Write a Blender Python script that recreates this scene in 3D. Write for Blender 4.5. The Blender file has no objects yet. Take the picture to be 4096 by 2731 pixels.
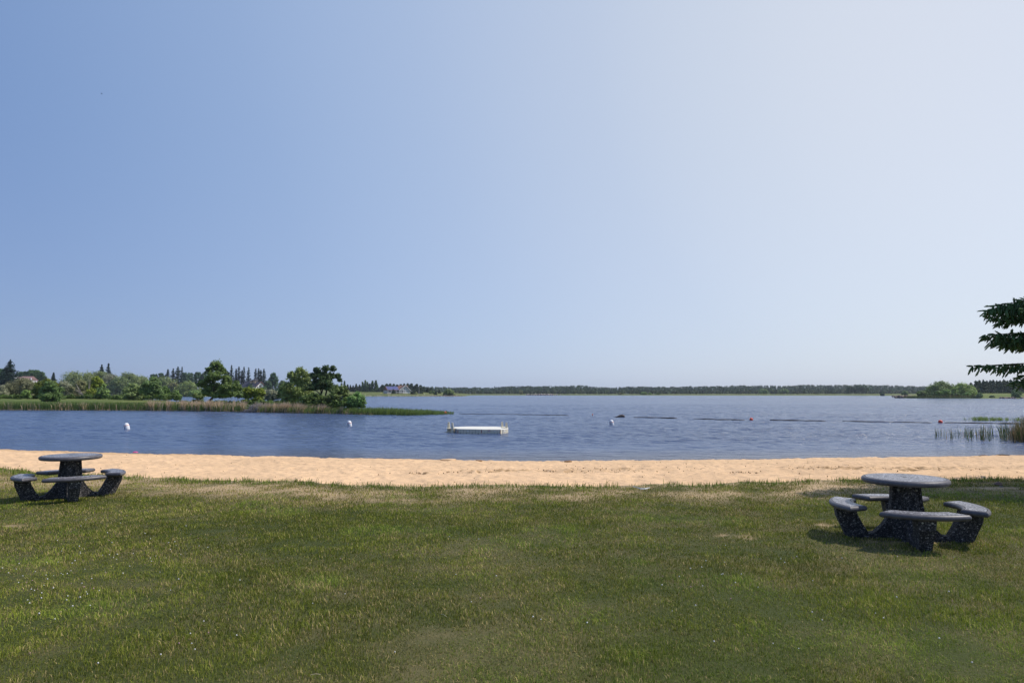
import bpy, bmesh, math, random
import numpy as np
from mathutils import Vector
from mathutils.geometry import tessellate_polygon

R = math.radians
rng = np.random.default_rng(7)
random.seed(7)
scene = bpy.context.scene
col = scene.collection

# ------------------------------------------------------------------ camera
CAM_Z = 1.8
F = 4096 * 24.0 / 36.0
PITCH = math.atan(207.5 / F)
cam_data = bpy.data.cameras.new("camera")
cam_data.lens = 24.0
cam_data.sensor_width = 36.0
cam_data.clip_start = 0.05
cam_data.clip_end = 30000.0
cam = bpy.data.objects.new("camera", cam_data)
col.objects.link(cam)
cam.location = (0, 0, CAM_Z)
cam.rotation_euler = (math.pi / 2 + PITCH, 0, 0)
scene.camera = cam

# ------------------------------------------------------------------ light
SUN_AZ = R(83)      # clockwise from the view direction (+Y)
SUN_EL = R(52)
world = bpy.data.worlds.new("World")
scene.world = world
world.use_nodes = True
wn, wl = world.node_tree.nodes, world.node_tree.links
wn.clear()
sky = wn.new("ShaderNodeTexSky")
sky.sky_type = 'NISHITA'
sky.sun_disc = False
sky.sun_elevation = SUN_EL
sky.sun_rotation = SUN_AZ
sky.altitude = 200
sky.air_density = 1.0
sky.dust_density = 0.8
sky.ozone_density = 3.0
# thin bright veil of high cloud: a smooth lobe over the sky on the sun's side, thinning to clear blue away from it
VEIL_AZ, VEIL_EL = R(41), R(26)
tcw = wn.new("ShaderNodeTexCoord")
vm = wn.new("ShaderNodeVectorMath"); vm.operation = 'DOT_PRODUCT'
vm.inputs[1].default_value = (math.sin(VEIL_AZ) * math.cos(VEIL_EL), math.cos(VEIL_AZ) * math.cos(VEIL_EL), math.sin(VEIL_EL))
nrm = wn.new("ShaderNodeVectorMath"); nrm.operation = 'NORMALIZE'
wl.new(tcw.outputs['Generated'], nrm.inputs[0]); wl.new(nrm.outputs[0], vm.inputs[0])
ramp = wn.new("ShaderNodeValToRGB")
ramp.color_ramp.interpolation = 'B_SPLINE'
stops = [(-1.0, (.10, .19, .42)), (0.0, (.14, .24, .50)), (0.3, (.192, .312, .585)), (0.55, (.325, .455, .715)), (0.72, (.435, .555, .785)), (0.86, (.585, .67, .825)), (0.94, (.70, .76, .855)), (1.0, (.80, .83, .895))]
el_ = ramp.color_ramp.elements
el_[0].position = 0.0; el_[0].color = (*stops[0][1], 1)
el_[1].position = 1.0; el_[1].color = (*stops[-1][1], 1)
for p_, c_ in stops[1:-1]:
    e_ = el_.new((p_ + 1) / 2); e_.color = (*c_, 1)
mrw = wn.new("ShaderNodeMapRange"); mrw.inputs[1].default_value = -1; mrw.inputs[2].default_value = 1
wl.new(vm.outputs['Value'], mrw.inputs[0]); wl.new(mrw.outputs[0], ramp.inputs[0])
sepw = wn.new("ShaderNodeSeparateXYZ"); wl.new(nrm.outputs[0], sepw.inputs[0])
hz = wn.new("ShaderNodeMapRange"); hz.interpolation_type = 'SMOOTHSTEP'
hz.inputs[1].default_value = -0.02; hz.inputs[2].default_value = 0.38; hz.inputs[3].default_value = 1.0; hz.inputs[4].default_value = 0.0
wl.new(sepw.outputs[2], hz.inputs[0])
hadd = wn.new("ShaderNodeVectorMath"); hadd.operation = 'SCALE'; hadd.inputs[0].default_value = (.05, .035, .03)
wl.new(hz.outputs[0], hadd.inputs['Scale'])
veil = wn.new("ShaderNodeVectorMath"); veil.operation = 'ADD'
wl.new(ramp.outputs[0], veil.inputs[0]); wl.new(hadd.outputs[0], veil.inputs[1])
veil9 = wn.new("ShaderNodeVectorMath"); veil9.operation = 'SCALE'; veil9.inputs['Scale'].default_value = 0.80 / 0.11
wl.new(veil.outputs[0], veil9.inputs[0])
nis = wn.new("ShaderNodeVectorMath"); nis.operation = 'SCALE'; nis.inputs['Scale'].default_value = 0.25
wl.new(sky.outputs[0], nis.inputs[0])
tot = wn.new("ShaderNodeVectorMath"); tot.operation = 'ADD'
wl.new(veil9.outputs[0], tot.inputs[0]); wl.new(nis.outputs[0], tot.inputs[1])
bg = wn.new("ShaderNodeBackground")
bg.inputs[1].default_value = 0.11
wo = wn.new("ShaderNodeOutputWorld")
wl.new(tot.outputs[0], bg.inputs[0])
wl.new(bg.outputs[0], wo.inputs[0])
sd = bpy.data.lights.new("sun", 'SUN')
sd.energy = 3.6
sd.angle = R(0.6)
sd.color = (1.0, 0.93, 0.84)
sun = bpy.data.objects.new("sun", sd)
col.objects.link(sun)
sdir = Vector((math.sin(SUN_AZ) * math.cos(SUN_EL), math.cos(SUN_AZ) * math.cos(SUN_EL), math.sin(SUN_EL)))
sun.rotation_euler = (-sdir).to_track_quat('-Z', 'Y').to_euler()
sun.location = (60, 10, 80)
scene.view_settings.view_transform = 'Standard'
scene.view_settings.look = 'None'
scene.view_settings.exposure = 0.0
scene.view_settings.gamma = 1.0
scene.cycles.max_bounces = 6
scene.cycles.transparent_max_bounces = 8

# ------------------------------------------------------------------ pixel helpers (4096 x 2731 photo -> world)
def ray(px, py):
    a = (px - 2048) / F
    b = (1365.5 - py) / F
    return Vector((a, math.cos(PITCH) - b * math.sin(PITCH), math.sin(PITCH) + b * math.cos(PITCH)))
def G(px, py, z=0.0):
    d = ray(px, py)
    return Vector((0, 0, CAM_Z)) + d * ((z - CAM_Z) / d.z)
def W(px, py, D):
    d = ray(px, py)
    return Vector((0, 0, CAM_Z)) + d * (D / d.y)
WZ = -0.5   # water level
WAVE = 0.8

# ------------------------------------------------------------------ object helpers
def tag(o, label=None, cat=None, group=None, kind=None):
    if label: o['label'] = label
    if cat: o['category'] = cat
    if group: o['group'] = group
    if kind: o['kind'] = kind
    return o
def empty(name, loc, rz=0.0):
    o = bpy.data.objects.new(name, None)
    o.empty_display_size = 0.2
    col.objects.link(o)
    o.location = loc
    o.rotation_euler = (0, 0, rz)
    return o
def link(name, me, parent=None, mats=()):
    o = bpy.data.objects.new(name, me)
    for m in mats: me.materials.append(m)
    col.objects.link(o)
    if parent is not None: o.parent = parent
    return o
def from_bm(name, bm, mats, parent=None, smooth=False):
    bmesh.ops.recalc_face_normals(bm, faces=bm.faces)
    me = bpy.data.meshes.new(name)
    bm.to_mesh(me); bm.free()
    if smooth: me.polygons.foreach_set('use_smooth', [True] * len(me.polygons))
    return link(name, me, parent, mats if isinstance(mats, (list, tuple)) else [mats])
def from_np(name, V, Fc, mat, parent=None, C=None, smooth=False):
    V = np.asarray(V, dtype=np.float32); Fc = np.asarray(Fc, dtype=np.int32)
    k = Fc.shape[1]
    me = bpy.data.meshes.new(name)
    me.vertices.add(len(V)); me.vertices.foreach_set('co', V.ravel())
    me.loops.add(Fc.size); me.loops.foreach_set('vertex_index', Fc.ravel())
    me.polygons.add(len(Fc))
    me.polygons.foreach_set('loop_start', np.arange(0, Fc.size, k, dtype=np.int32))
    me.polygons.foreach_set('loop_total', np.full(len(Fc), k, dtype=np.int32))
    if smooth: me.polygons.foreach_set('use_smooth', np.ones(len(Fc), dtype=bool))
    if C is not None:
        at = me.color_attributes.new('Col', 'FLOAT_COLOR', 'POINT')
        cc = np.ones((len(V), 4), dtype=np.float32); cc[:, :3] = C
        at.data.foreach_set('color', cc.ravel())
    me.update(calc_edges=True)
    return link(name, me, parent, [mat])
def box(bm, x0, x1, y0, y1, z0, z1, tx=0.0, ty=0.0, mi=0):
    vs = [bm.verts.new(p) for p in [(x0, y0, z0), (x1, y0, z0), (x1, y1, z0), (x0, y1, z0),
          (x0 + tx, y0 + ty, z1), (x1 - tx, y0 + ty, z1), (x1 - tx, y1 - ty, z1), (x0 + tx, y1 - ty, z1)]]
    for f in [(0, 1, 5, 4), (1, 2, 6, 5), (2, 3, 7, 6), (3, 0, 4, 7), (4, 5, 6, 7), (3, 2, 1, 0)]:
        bm.faces.new([vs[i] for i in f]).material_index = mi
    return vs
def tube(bm, pts, rad, n=8, mi=0):
    rings = []
    for i, p in enumerate(pts):
        p = Vector(p)
        a = Vector(pts[max(i - 1, 0)]); b = Vector(pts[min(i + 1, len(pts) - 1)])
        t = (b - a).normalized()
        u = t.cross(Vector((0, 0, 1)))
        if u.length < 1e-3: u = Vector((1, 0, 0))
        u.normalize(); v = t.cross(u)
        r = rad[i] if isinstance(rad, (list, tuple)) else rad
        rings.append([bm.verts.new(p + (u * math.cos(2 * math.pi * k / n) + v * math.sin(2 * math.pi * k / n)) * r) for k in range(n)])
    for a, b in zip(rings[:-1], rings[1:]):
        for k in range(n):
            bm.faces.new([a[k], a[(k + 1) % n], b[(k + 1) % n], b[k]]).material_index = mi
    bm.faces.new(rings[0]).material_index = mi; bm.faces.new(rings[-1]).material_index = mi
def lathe(bm, prof, n=20, mi=0, c=(0, 0)):
    rings = []
    for r, z in prof:
        if r < 1e-5: rings.append([bm.verts.new((c[0], c[1], z))])
        else: rings.append([bm.verts.new((c[0] + r * math.cos(2 * math.pi * k / n), c[1] + r * math.sin(2 * math.pi * k / n), z)) for k in range(n)])
    for a, b in zip(rings[:-1], rings[1:]):
        for k in range(n):
            k2 = (k + 1) % n
            vs = [a[k], a[k2], b[k2], b[k]] if len(a) > 1 and len(b) > 1 else ([a[0], b[k2], b[k]] if len(a) == 1 else [a[k], a[k2], b[0]])
            bm.faces.new(vs).material_index = mi
def vnoise(x, y, scale, seed=0):
    g = np.random.default_rng(seed).random((256, 256))
    x = np.asarray(x) / scale + 1000.3; y = np.asarray(y) / scale + 1000.7
    xi = np.floor(x).astype(int); yi = np.floor(y).astype(int)
    fx = x - xi; fy = y - yi
    fx = fx * fx * (3 - 2 * fx); fy = fy * fy * (3 - 2 * fy)
    q = lambda a, b: g[a % 256, b % 256]
    return (q(xi, yi) * (1 - fx) + q(xi + 1, yi) * fx) * (1 - fy) + (q(xi, yi + 1) * (1 - fx) + q(xi + 1, yi + 1) * fx) * fy
def fbm(x, y, scale, seed=0, octv=4):
    s = 0; a = 1; t = 0
    for o in range(octv):
        s = s + a * vnoise(x, y, scale / 2 ** o, seed + o); t += a; a *= 0.5
    return s / t

# ------------------------------------------------------------------ materials
def base_mat(name):
    m = bpy.data.materials.new(name); m.use_nodes = True
    return m, m.node_tree.nodes, m.node_tree.links, m.node_tree.nodes['Principled BSDF']
def plain(name, c, rough=0.7, noise=0.12, scale=8.0, metal=0.0, spec=None):
    m, n, l, p = base_mat(name)
    p.inputs['Roughness'].default_value = rough; p.inputs['Metallic'].default_value = metal
    if spec is not None: p.inputs['Specular IOR Level'].default_value = spec
    tc = n.new('ShaderNodeTexCoord'); nz = n.new('ShaderNodeTexNoise'); nz.inputs['Scale'].default_value = scale
    nz.inputs['Detail'].default_value = 5
    l.new(tc.outputs['Object'], nz.inputs['Vector'])
    r = n.new('ShaderNodeValToRGB')
    r.color_ramp.elements[0].position = 0.3; r.color_ramp.elements[1].position = 0.7
    r.color_ramp.elements[0].color = (*[v * (1 - noise) for v in c], 1)
    r.color_ramp.elements[1].color = (*[min(1, v * (1 + noise)) for v in c], 1)
    l.new(nz.outputs[0], r.inputs[0]); l.new(r.outputs[0], p.inputs['Base Color'])
    return m
def attr_mat(name, rough=0.8, trans=0.0, bump=0.0, bscale=20, spec=0.3):
    m, n, l, p = base_mat(name)
    a = n.new('ShaderNodeVertexColor'); a.layer_name = 'Col'
    l.new(a.outputs[0], p.inputs['Base Color'])
    p.inputs['Roughness'].default_value = rough; p.inputs['Specular IOR Level'].default_value = spec
    if trans > 0:
        t = n.new('ShaderNodeBsdfTranslucent'); mx = n.new('ShaderNodeMixShader'); mx.inputs[0].default_value = trans
        l.new(a.outputs[0], t.inputs[0]); l.new(p.outputs[0], mx.inputs[1]); l.new(t.outputs[0], mx.inputs[2])
        l.new(mx.outputs[0], n['Material Output'].inputs[0])
    if bump > 0:
        tc = n.new('ShaderNodeTexCoord'); nz = n.new('ShaderNodeTexNoise'); nz.inputs['Scale'].default_value = bscale
        nz.inputs['Detail'].default_value = 6
        b = n.new('ShaderNodeBump'); b.inputs['Strength'].default_value = bump; b.inputs['Distance'].default_value = 0.02
        l.new(tc.outputs['Object'], nz.inputs['Vector']); l.new(nz.outputs[0], b.inputs['Height']); l.new(b.outputs[0], p.inputs['Normal'])
    return m
def speckle(name, c0, c1, scale, lo, hi, rough, c2=None):
    """stone chips set in a matrix: colour per Voronoi cell"""
    m, n, l, p = base_mat(name)
    tc = n.new('ShaderNodeTexCoord'); v = n.new('ShaderNodeTexVoronoi'); v.inputs['Scale'].default_value = scale
    l.new(tc.outputs['Object'], v.inputs['Vector'])
    s = n.new('ShaderNodeSeparateColor'); l.new(v.outputs['Color'], s.inputs[0])
    r = n.new('ShaderNodeValToRGB'); r.color_ramp.elements[0].position = lo; r.color_ramp.elements[1].position = hi
    r.color_ramp.elements[0].color = (*c0, 1); r.color_ramp.elements[1].color = (*c1, 1)
    if c2: e = r.color_ramp.elements.new(1.0); e.color = (*c2, 1)
    l.new(s.outputs[0], r.inputs[0])
    nz = n.new('ShaderNodeTexNoise'); nz.inputs['Scale'].default_value = 3.0; nz.inputs['Detail'].default_value = 4
    l.new(tc.outputs['Object'], nz.inputs['Vector'])
    mr = n.new('ShaderNodeMapRange'); mr.inputs[1].default_value = .3; mr.inputs[2].default_value = .7; mr.inputs[3].default_value = .75; mr.inputs[4].default_value = 1.15
    l.new(nz.outputs[0], mr.inputs[0])
    mu = n.new('ShaderNodeVectorMath'); mu.operation = 'SCALE'
    l.new(r.outputs[0], mu.inputs[0]); l.new(mr.outputs[0], mu.inputs['Scale']); l.new(mu.outputs[0], p.inputs['Base Color'])
    p.inputs['Roughness'].default_value = rough
    b = n.new('ShaderNodeBump'); b.inputs['Strength'].default_value = 0.5; b.inputs['Distance'].default_value = 0.004
    l.new(v.outputs['Distance'], b.inputs['Height']); l.new(b.outputs[0], p.inputs['Normal'])
    return m

M_leaf = attr_mat('foliage', 0.55, 0.28)
M_needle = attr_mat('needles', 0.6, 0.35)
M_grass = attr_mat('grass_blades', 0.65, 0.25, spec=0.15)
M_soil = attr_mat('turf_soil', 0.95, 0, 0.6, 25)
M_sand = attr_mat('sand', 0.95, 0, 0.7, 45, spec=0.1)
M_land = attr_mat('meadow', 0.95, 0, 0.5, 1.0, spec=0.1)
M_bark = plain('bark', (.075, .058, .043), .9, .35, 12)
M_bark_pale = plain('dead_bark', (.34, .30, .27), .9, .3, 15)
M_white = plain('white_paint', (.80, .80, .79), .45, .03, 3)
M_glass = plain('dark_glass', (.025, .03, .045), .08, .2, 2)
M_brown_roof = plain('brown_shingles', (.20, .105, .075), .9, .2, 6)
M_dark_roof = plain('dark_shingles', (.045, .045, .065), .85, .15, 6)
M_grey_metal = plain('grey_metal', (.45, .46, .48), .4, .05, 5, .6)
M_dark_rubber = plain('dark_boom', (.060, .044, .040), .6, .3, 10)
M_stone = plain('stone', (.22, .19, .165), .9, .35, 6)


# ------------------------------------------------------------------ ground, lawn, beach, water
bm = bmesh.new()
v = [bm.verts.new(p) for p in [(-7000, -2000, -4), (7000, -2000, -4), (7000, 9000, -4), (-7000, 9000, -4)]]
bm.faces.new(v)
tag(from_bm('ground', bm, plain('lake_bed', (.09, .075, .05), .9, .2, .1)), 'muddy ground and lake bed under the water', 'ground', kind='structure')

k = 1.7415
edge_px = [(0, 1080), (100, 1088), (250, 1097), (350, 1100), (500, 1105), (700, 1110), (850, 1117), (1000, 1120), (1250, 1120), (1450, 1119), (1600, 1115), (1800, 1109), (2000, 1104), (2200, 1103), (2352, 1104)]
water_px = [(0, 1032), (120, 1035), (250, 1040), (500, 1045), (900, 1054), (1200, 1058.5), (1500, 1057), (1800, 1053), (2000, 1050), (2352, 1045)]
def lawn_z(x):
    t = np.clip((-np.asarray(x, float) - 4) / 3.5, 0, 1)
    return -.06 * t * t * (3 - 2 * t)
e_pts = [G(a * k, b * k, float(lawn_z(G(a * k, b * k, 0).x))) for a, b in edge_px]
w_pts = [G(a * k, b * k, WZ) for a, b in water_px]
def y_edge(x):
    x = np.asarray(x, float)
    return np.interp(x, [-45] + [p.x for p in e_pts] + [40], [25] + [p.y for p in e_pts] + [19]) + 0.35 * (vnoise(x, x * 0, 0.8, 3) - .5) + 0.2 * (vnoise(x, x * 0, 0.25, 4) - .5)
def y_water(x):
    x = np.asarray(x, float)
    return np.interp(x, [-60] + [p.x for p in w_pts] + [60], [42] + [p.y for p in w_pts] + [30]) + 0.25 * (vnoise(x, x * 0, 1.5, 5) - .5)
rough_spots = [(G(a, b, -.2), rx, ry) for a, b, rx, ry in [(2020, 1882, 1.6, .35), (2300, 1888, .6, .25), (2480, 1872, 1.3, .3), (2440, 1893, .4, .2), (3270, 1868, .9, .3), (3330, 1880, .7, .25), (3560, 1880, 1.3, .4), (3620, 1893, .5, .2), (3900, 1885, 1.1, .4), (1680, 1903, .3, .1), (2600, 1885, .5, .2), (3000, 1905, .3, .15), (1900, 1895, .4, .15)]]
def roughness_map(x, y):
    s = 0
    for p, rx, ry in rough_spots:
        s = s + np.exp(-(((x - p.x) / rx) ** 2 + ((y - p.y) / ry) ** 2))
    return np.clip(s, 0, 1) * np.clip(fbm(x, y, .35, 31, 2) * 2.2 - .5, 0, 1)
def h_near(x, y):
    t = np.clip((y - y_edge(x)) / np.maximum(y_water(x) - y_edge(x), 1), 0, None)
    lz = lawn_z(x)
    z = lz + (WZ - lz) * np.minimum(t, 1) ** 1.15 - np.maximum(t - 1, 0) * 1.2
    return z
# lawn soil sheet
nx, ny = 420, 160
X = np.linspace(-30, 30, nx); T = np.linspace(0, 1, ny)
XX, TT = np.meshgrid(X, T, indexing='ij')
PATCH = [(2955, 2147, .17, .06), (2905, 2146, .10, .05), (2992, 2160, .07, .03), (48, 2090, .22, .07), (3985, 1955, .5, .16), (3300, 2105, .12, .10), (3730, 2172, .22, .08), (3560, 2172, .25, .06)]
def patches(x, y):
    s_ = 0
    for px, py, rx, ry in PATCH:
        q = G(px, py, 0); s_ = s_ + np.exp(-(((x - q.x) / rx) ** 2 + ((y - q.y) / ry) ** 2) ** 1.5)
    return np.clip(s_, 0, 1)
def band(x, y): return np.clip(np.exp(-((y_edge(x) - y - .8) / 1.3) ** 2) + patches(x, y), 0, 1)
def dryness(x, y):
    """0 = lush, 1 = straw"""
    t = y_edge(x) - y
    d = 1.05 * np.exp(-((t - 1.1) / 1.25) ** 2) * np.clip(fbm(x, y, 1.3, 141, 3) * 2.0 - .28, .15, 1)                 # parched band behind the sand
    d = d + 0.12 * np.exp(-((y - 4.4) / 1.1) ** 2)
    d = d + 0.35 * np.exp(-((x + 6.5) / 3.0) ** 2 - ((y - 10.2) / 1.6) ** 2)
    d = d + 0.35 * np.exp(-((x - 4.0) / 1.2) ** 2 - ((y - 8.6) / 0.9) ** 2) + 0.4 * np.exp(-((x - 4.6) / 1.2) ** 2 - ((y - 7.3) / 0.5) ** 2)
    n = fbm(x, y, 2.2, 11, 4)
    n2 = fbm(x, y * 1.4, .45, 17, 3)
    d = d * .9 + (n - .5) * .8 + (n2 - .5) * 1.1 + .10
    d = d + 1.6 * patches(x, y)
    return np.clip(d, 0, 1)
YE = y_edge(X)[:, None]
YY = -9 + TT * (YE + .15 + 9)
D_ = dryness(XX, YY)[..., None]; B_ = band(XX, YY)[..., None]
Cs = (1 - D_) * np.array([.050, .062, .012]) + D_ * (np.array([.15, .125, .055]) * (1 - B_) + np.array([.46, .33, .19]) * B_)
nearsand = np.clip(1 - (YE[..., None] - YY[..., None]) / .5, 0, 1) * np.clip(vnoise(XX, YY, .2, 77) * 2 - .5, 0, 1)[..., None]
Cs = Cs * (1 - nearsand) + np.array([.50, .36, .22]) * nearsand
V = np.stack([XX, YY, h_near(XX, YY) + .012 + .02 * (fbm(XX, YY, 1.1, 21, 3) - .5)], -1).reshape(-1, 3)
idx = np.arange(nx * ny).reshape(nx, ny)
quad = lambda I: np.stack([I[:-1, :-1], I[1:, :-1], I[1:, 1:], I[:-1, 1:]], -1).reshape(-1, 4)
tag(from_np('lawn', V, quad(idx), M_soil, C=Cs.reshape(-1, 3), smooth=True), 'mown lawn turf between camera and beach', 'lawn', kind='structure')

# beach
nx, ny = 1250, 300
X = np.concatenate([np.linspace(-42, -20.5, 40), np.linspace(-20, 20, nx - 70), np.linspace(20.5, 36, 30)]); T = np.linspace(0, 1, ny)
XX, TT = np.meshgrid(X, T, indexing='ij')
y0 = y_edge(X)[:, None] - 1.2; y1 = y_water(X)[:, None] + 3
YY = y0 + TT * (y1 - y0)
H = h_near(XX, YY)
wet = np.clip(1 - (y_water(X)[:, None] - YY) / .35, 0, 1)
dry_amp = 1 - np.clip(wet, 0, 1) * .7
RM = roughness_map(XX, YY)
lumps = (fbm(XX, YY, .6, 41, 3) - .5) * .05 + (fbm(XX, YY, .22, 45, 3) - .5) * .085 + (fbm(XX, YY, .09, 46, 2) - .5) * .03
H = H + lumps * dry_amp + RM * (-.02 + .17 * (fbm(XX, YY, .15, 51, 3) - .35))
t_ = (YY - y_edge(X)[:, None])
H = H - np.clip(.25 - t_, 0, .25) * .3
n = fbm(XX, YY, 1.6, 61, 4)[..., None]; n2 = fbm(XX, YY, .22, 65, 3)[..., None]
Cb = np.array([.74, .50, .295]) * (0.88 + .24 * n) * (.90 + .2 * n2)
left_damp = np.clip(1 - np.abs((y_water(X)[:, None] - YY) - .7) / .9, 0, 1)[..., None] * np.clip((-XX - 9) / 4, 0, 1)[..., None]
dk = np.clip(RM[..., None] * 1.1 * np.clip(vnoise(XX, YY, .1, 58) * 2.2 - .5, 0, 1)[..., None] + wet[..., None] * .65 + left_damp * .45, 0, .9)
Cb = Cb * (1 - dk) + np.array([.36, .225, .11]) * dk
V = np.stack([XX, YY, H], -1).reshape(-1, 3)
idx = np.arange(nx * ny).reshape(nx, ny)
tag(from_np('beach', V, quad(idx), M_sand, C=Cb.reshape(-1, 3), smooth=True), 'strip of pale orange sand along the lake', 'beach', kind='structure')

# water
m, n_, l_, p = base_mat('lake_water')
p.inputs['Roughness'].default_value = 0.16
p.inputs['IOR'].default_value = 1.333
tc = n_.new('ShaderNodeTexCoord')
def noise(scale, sx, sy, detail=3, rot=0.0):
    mp = n_.new('ShaderNodeMapping'); mp.inputs['Scale'].default_value = (sx, sy, 1); mp.inputs['Rotation'].default_value = (0, 0, rot)
    nz = n_.new('ShaderNodeTexNoise'); nz.inputs['Scale'].default_value = scale; nz.inputs['Detail'].default_value = detail
    l_.new(tc.outputs['Object'], mp.inputs['Vector']); l_.new(mp.outputs[0], nz.inputs['Vector'])
    return nz
def math_(op, a, b):
    q = n_.new('ShaderNodeMath'); q.operation = op
    for i, v_ in enumerate((a, b)):
        if isinstance(v_, (int, float)): q.inputs[i].default_value = v_
        else: l_.new(v_, q.inputs[i])
    return q.outputs[0]
n1 = noise(2.4, .7, 1.5, 5, .12); n2w = noise(.8, .7, 1.6, 3, -.2); n3 = noise(.03, 1, 2.5, 2)
h = math_('ADD', math_('MULTIPLY', n1.outputs[0], .30), math_('MULTIPLY', n2w.outputs[0], .40))
amp = n_.new('ShaderNodeMapRange'); amp.inputs[1].default_value = .35; amp.inputs[2].default_value = .65; amp.inputs[3].default_value = .7; amp.inputs[4].default_value = 1.2
l_.new(n3.outputs[0], amp.inputs[0])
sx = n_.new('ShaderNodeSeparateXYZ'); l_.new(tc.outputs['Object'], sx.inputs[0])
shore = n_.new('ShaderNodeMapRange'); shore.inputs[1].default_value = 20; shore.inputs[2].default_value = 34; shore.inputs[3].default_value = .35; shore.inputs[4].default_value = 1.0
l_.new(sx.outputs[1], shore.inputs[0])
h = math_('MULTIPLY', h, math_('MULTIPLY', amp.outputs[0], shore.outputs[0]))
b_ = n_.new('ShaderNodeBump'); b_.inputs['Strength'].default_value = 1.0; b_.inputs['Distance'].default_value = 1.0
l_.new(h, b_.inputs['Height']); l_.new(b_.outputs[0], p.inputs['Normal'])
cr = n_.new('ShaderNodeValToRGB'); cr.color_ramp.elements[0].color = (.10, .075, .05, 1); cr.color_ramp.elements[1].color = (.055, .090, .185, 1)
mr = n_.new('ShaderNodeMapRange'); mr.inputs[1].default_value = 21; mr.inputs[2].default_value = 29
l_.new(sx.outputs[1], mr.inputs[0]); l_.new(mr.outputs[0], cr.inputs[0]); l_.new(cr.outputs[0], p.inputs['Base Color'])
az_in = np.linspace(R(-43), R(43), 900)
AZ = np.concatenate([np.linspace(R(-88), R(-43.5), 30), az_in, np.linspace(R(43.5), R(88), 30)])
RD = np.concatenate([[8, 13], 16 * 1.0029 ** np.arange(0, 820), 16 * 1.0029 ** 820 * 1.11 ** np.arange(1, 38)])
A_, D2 = np.meshgrid(AZ, RD, indexing='ij')
XX = np.tan(np.clip(A_, R(-80), R(80))) * D2; YY = D2.copy()
gw = np.random.default_rng(404)
Hh = np.zeros_like(XX)
for i in range(44):
    lam = .38 * (1.9 / .38) ** gw.random()
    th = R(262) + gw.normal() * R(34)
    kx, ky = np.cos(th) * 2 * np.pi / lam, np.sin(th) * 2 * np.pi / lam
    ph = gw.random() * 6.28
    amp_ = .0021 * lam ** .85 * (.6 + .8 * gw.random())
    lim = lam / .0029 / 3.2
    fade = np.clip((lim * 1.4 - D2) / (lim * .4), 0, 1)
    w_ = np.sin(kx * XX + ky * YY + ph + 1.2 * np.sin(.31 * XX * gw.random() + .4 * YY * gw.random() + i))
    Hh += amp_ * fade * (1.6 * ((w_ + 1) / 2) ** 1.7 * 2 - 1)
group = .55 + .9 * fbm(XX, YY * 1.8, 5.0, 405, 3)
shal = np.clip((YY - y_water(XX)) / 9, 0.12, 1)
edge_f = np.clip((np.abs(A_) < R(42.5)) * 1.0, 0, 1)
Hh = Hh * WAVE * group * shal * edge_f * np.clip((165 - D2) / 30, 0, 1)
V = np.stack([XX, YY, WZ + Hh], -1).reshape(-1, 3)
idx = np.arange(len(AZ) * len(RD)).reshape(len(AZ), len(RD))
tag(from_np('water', V, quad(idx), m, smooth=True), 'rippled blue lake water', 'lake', kind='structure')

# land sheets across the water: a grid between a front shoreline and a back line
def land(name, label, cols, prof, nu=160, nv=40, c0=(.10, .12, .035), c1=(.17, .16, .06), amp=.25, nscale=12):
    """cols: [(px, D_front, D_back, kz)] ; prof: [(s metres behind the shore or fraction, z)]"""
    px = np.linspace(cols[0][0], cols[-1][0], nu)
    Df = np.interp(px, [c[0] for c in cols], [c[1] for c in cols]); Db = np.interp(px, [c[0] for c in cols], [c[2] for c in cols])
    kz = np.interp(px, [c[0] for c in cols], [c[3] for c in cols])
    t = np.linspace(0, 1, nv) ** 1.8
    P, TT = np.meshgrid(px, t, indexing='ij')
    D = Df[:, None] + TT * (Db - Df)[:, None]
    X = (P - 2048) / F * D
    s = D - Df[:, None]
    z = np.interp(s, [q[0] for q in prof], [q[1] for q in prof])
    z = np.where(z > -.4, (z + .4) * kz[:, None] - .4, z) + amp * (fbm(X, D, nscale, 81, 3) - .5) * np.clip(s / 10, 0, 1)
    back = np.clip((Db[:, None] - D) / 3.0, 0, 1)
    z = z * back + (-1.2) * (1 - back)
    n = np.clip(fbm(X, D, nscale, 91, 4) * 2 - .5, 0, 1)[..., None]
    C = np.array(c0) * (1 - n) + np.array(c1) * n
    C = C * (0.85 + .3 * vnoise(X, D, nscale / 8, 92)[..., None])
    V = np.stack([X, D, z], -1).reshape(-1, 3)
    idx = np.arange(nu * nv).reshape(nu, nv)
    o = from_np(name, V, quad(idx), M_land, C=C.reshape(-1, 3), smooth=True)
    return tag(o, label, 'land', kind='structure')
def Dw(py): return (CAM_Z - WZ) * F / (py - 1573)
land('spit', 'low green spit of land reaching into the lake from the left',
     [(-500, Dw(1638.5), 185, 1), (0, Dw(1640), 180, 1), (400, Dw(1641), 172, 1), (640, Dw(1642.5), 145, .9), (760, Dw(1644), 112, .75), (900, Dw(1646), 107, .6), (1060, Dw(1650), 100, .5), (1300, Dw(1654), 90, .45), (1450, Dw(1658), 80, .35), (1500, Dw(1661), 75, .1)],
     [(0, -.8), (1, -.45), (4, -.2), (12, .15), (30, .45), (90, .75)], nu=220, c0=(.085, .125, .03), c1=(.15, .17, .05), amp=.12, nscale=9)
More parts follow.
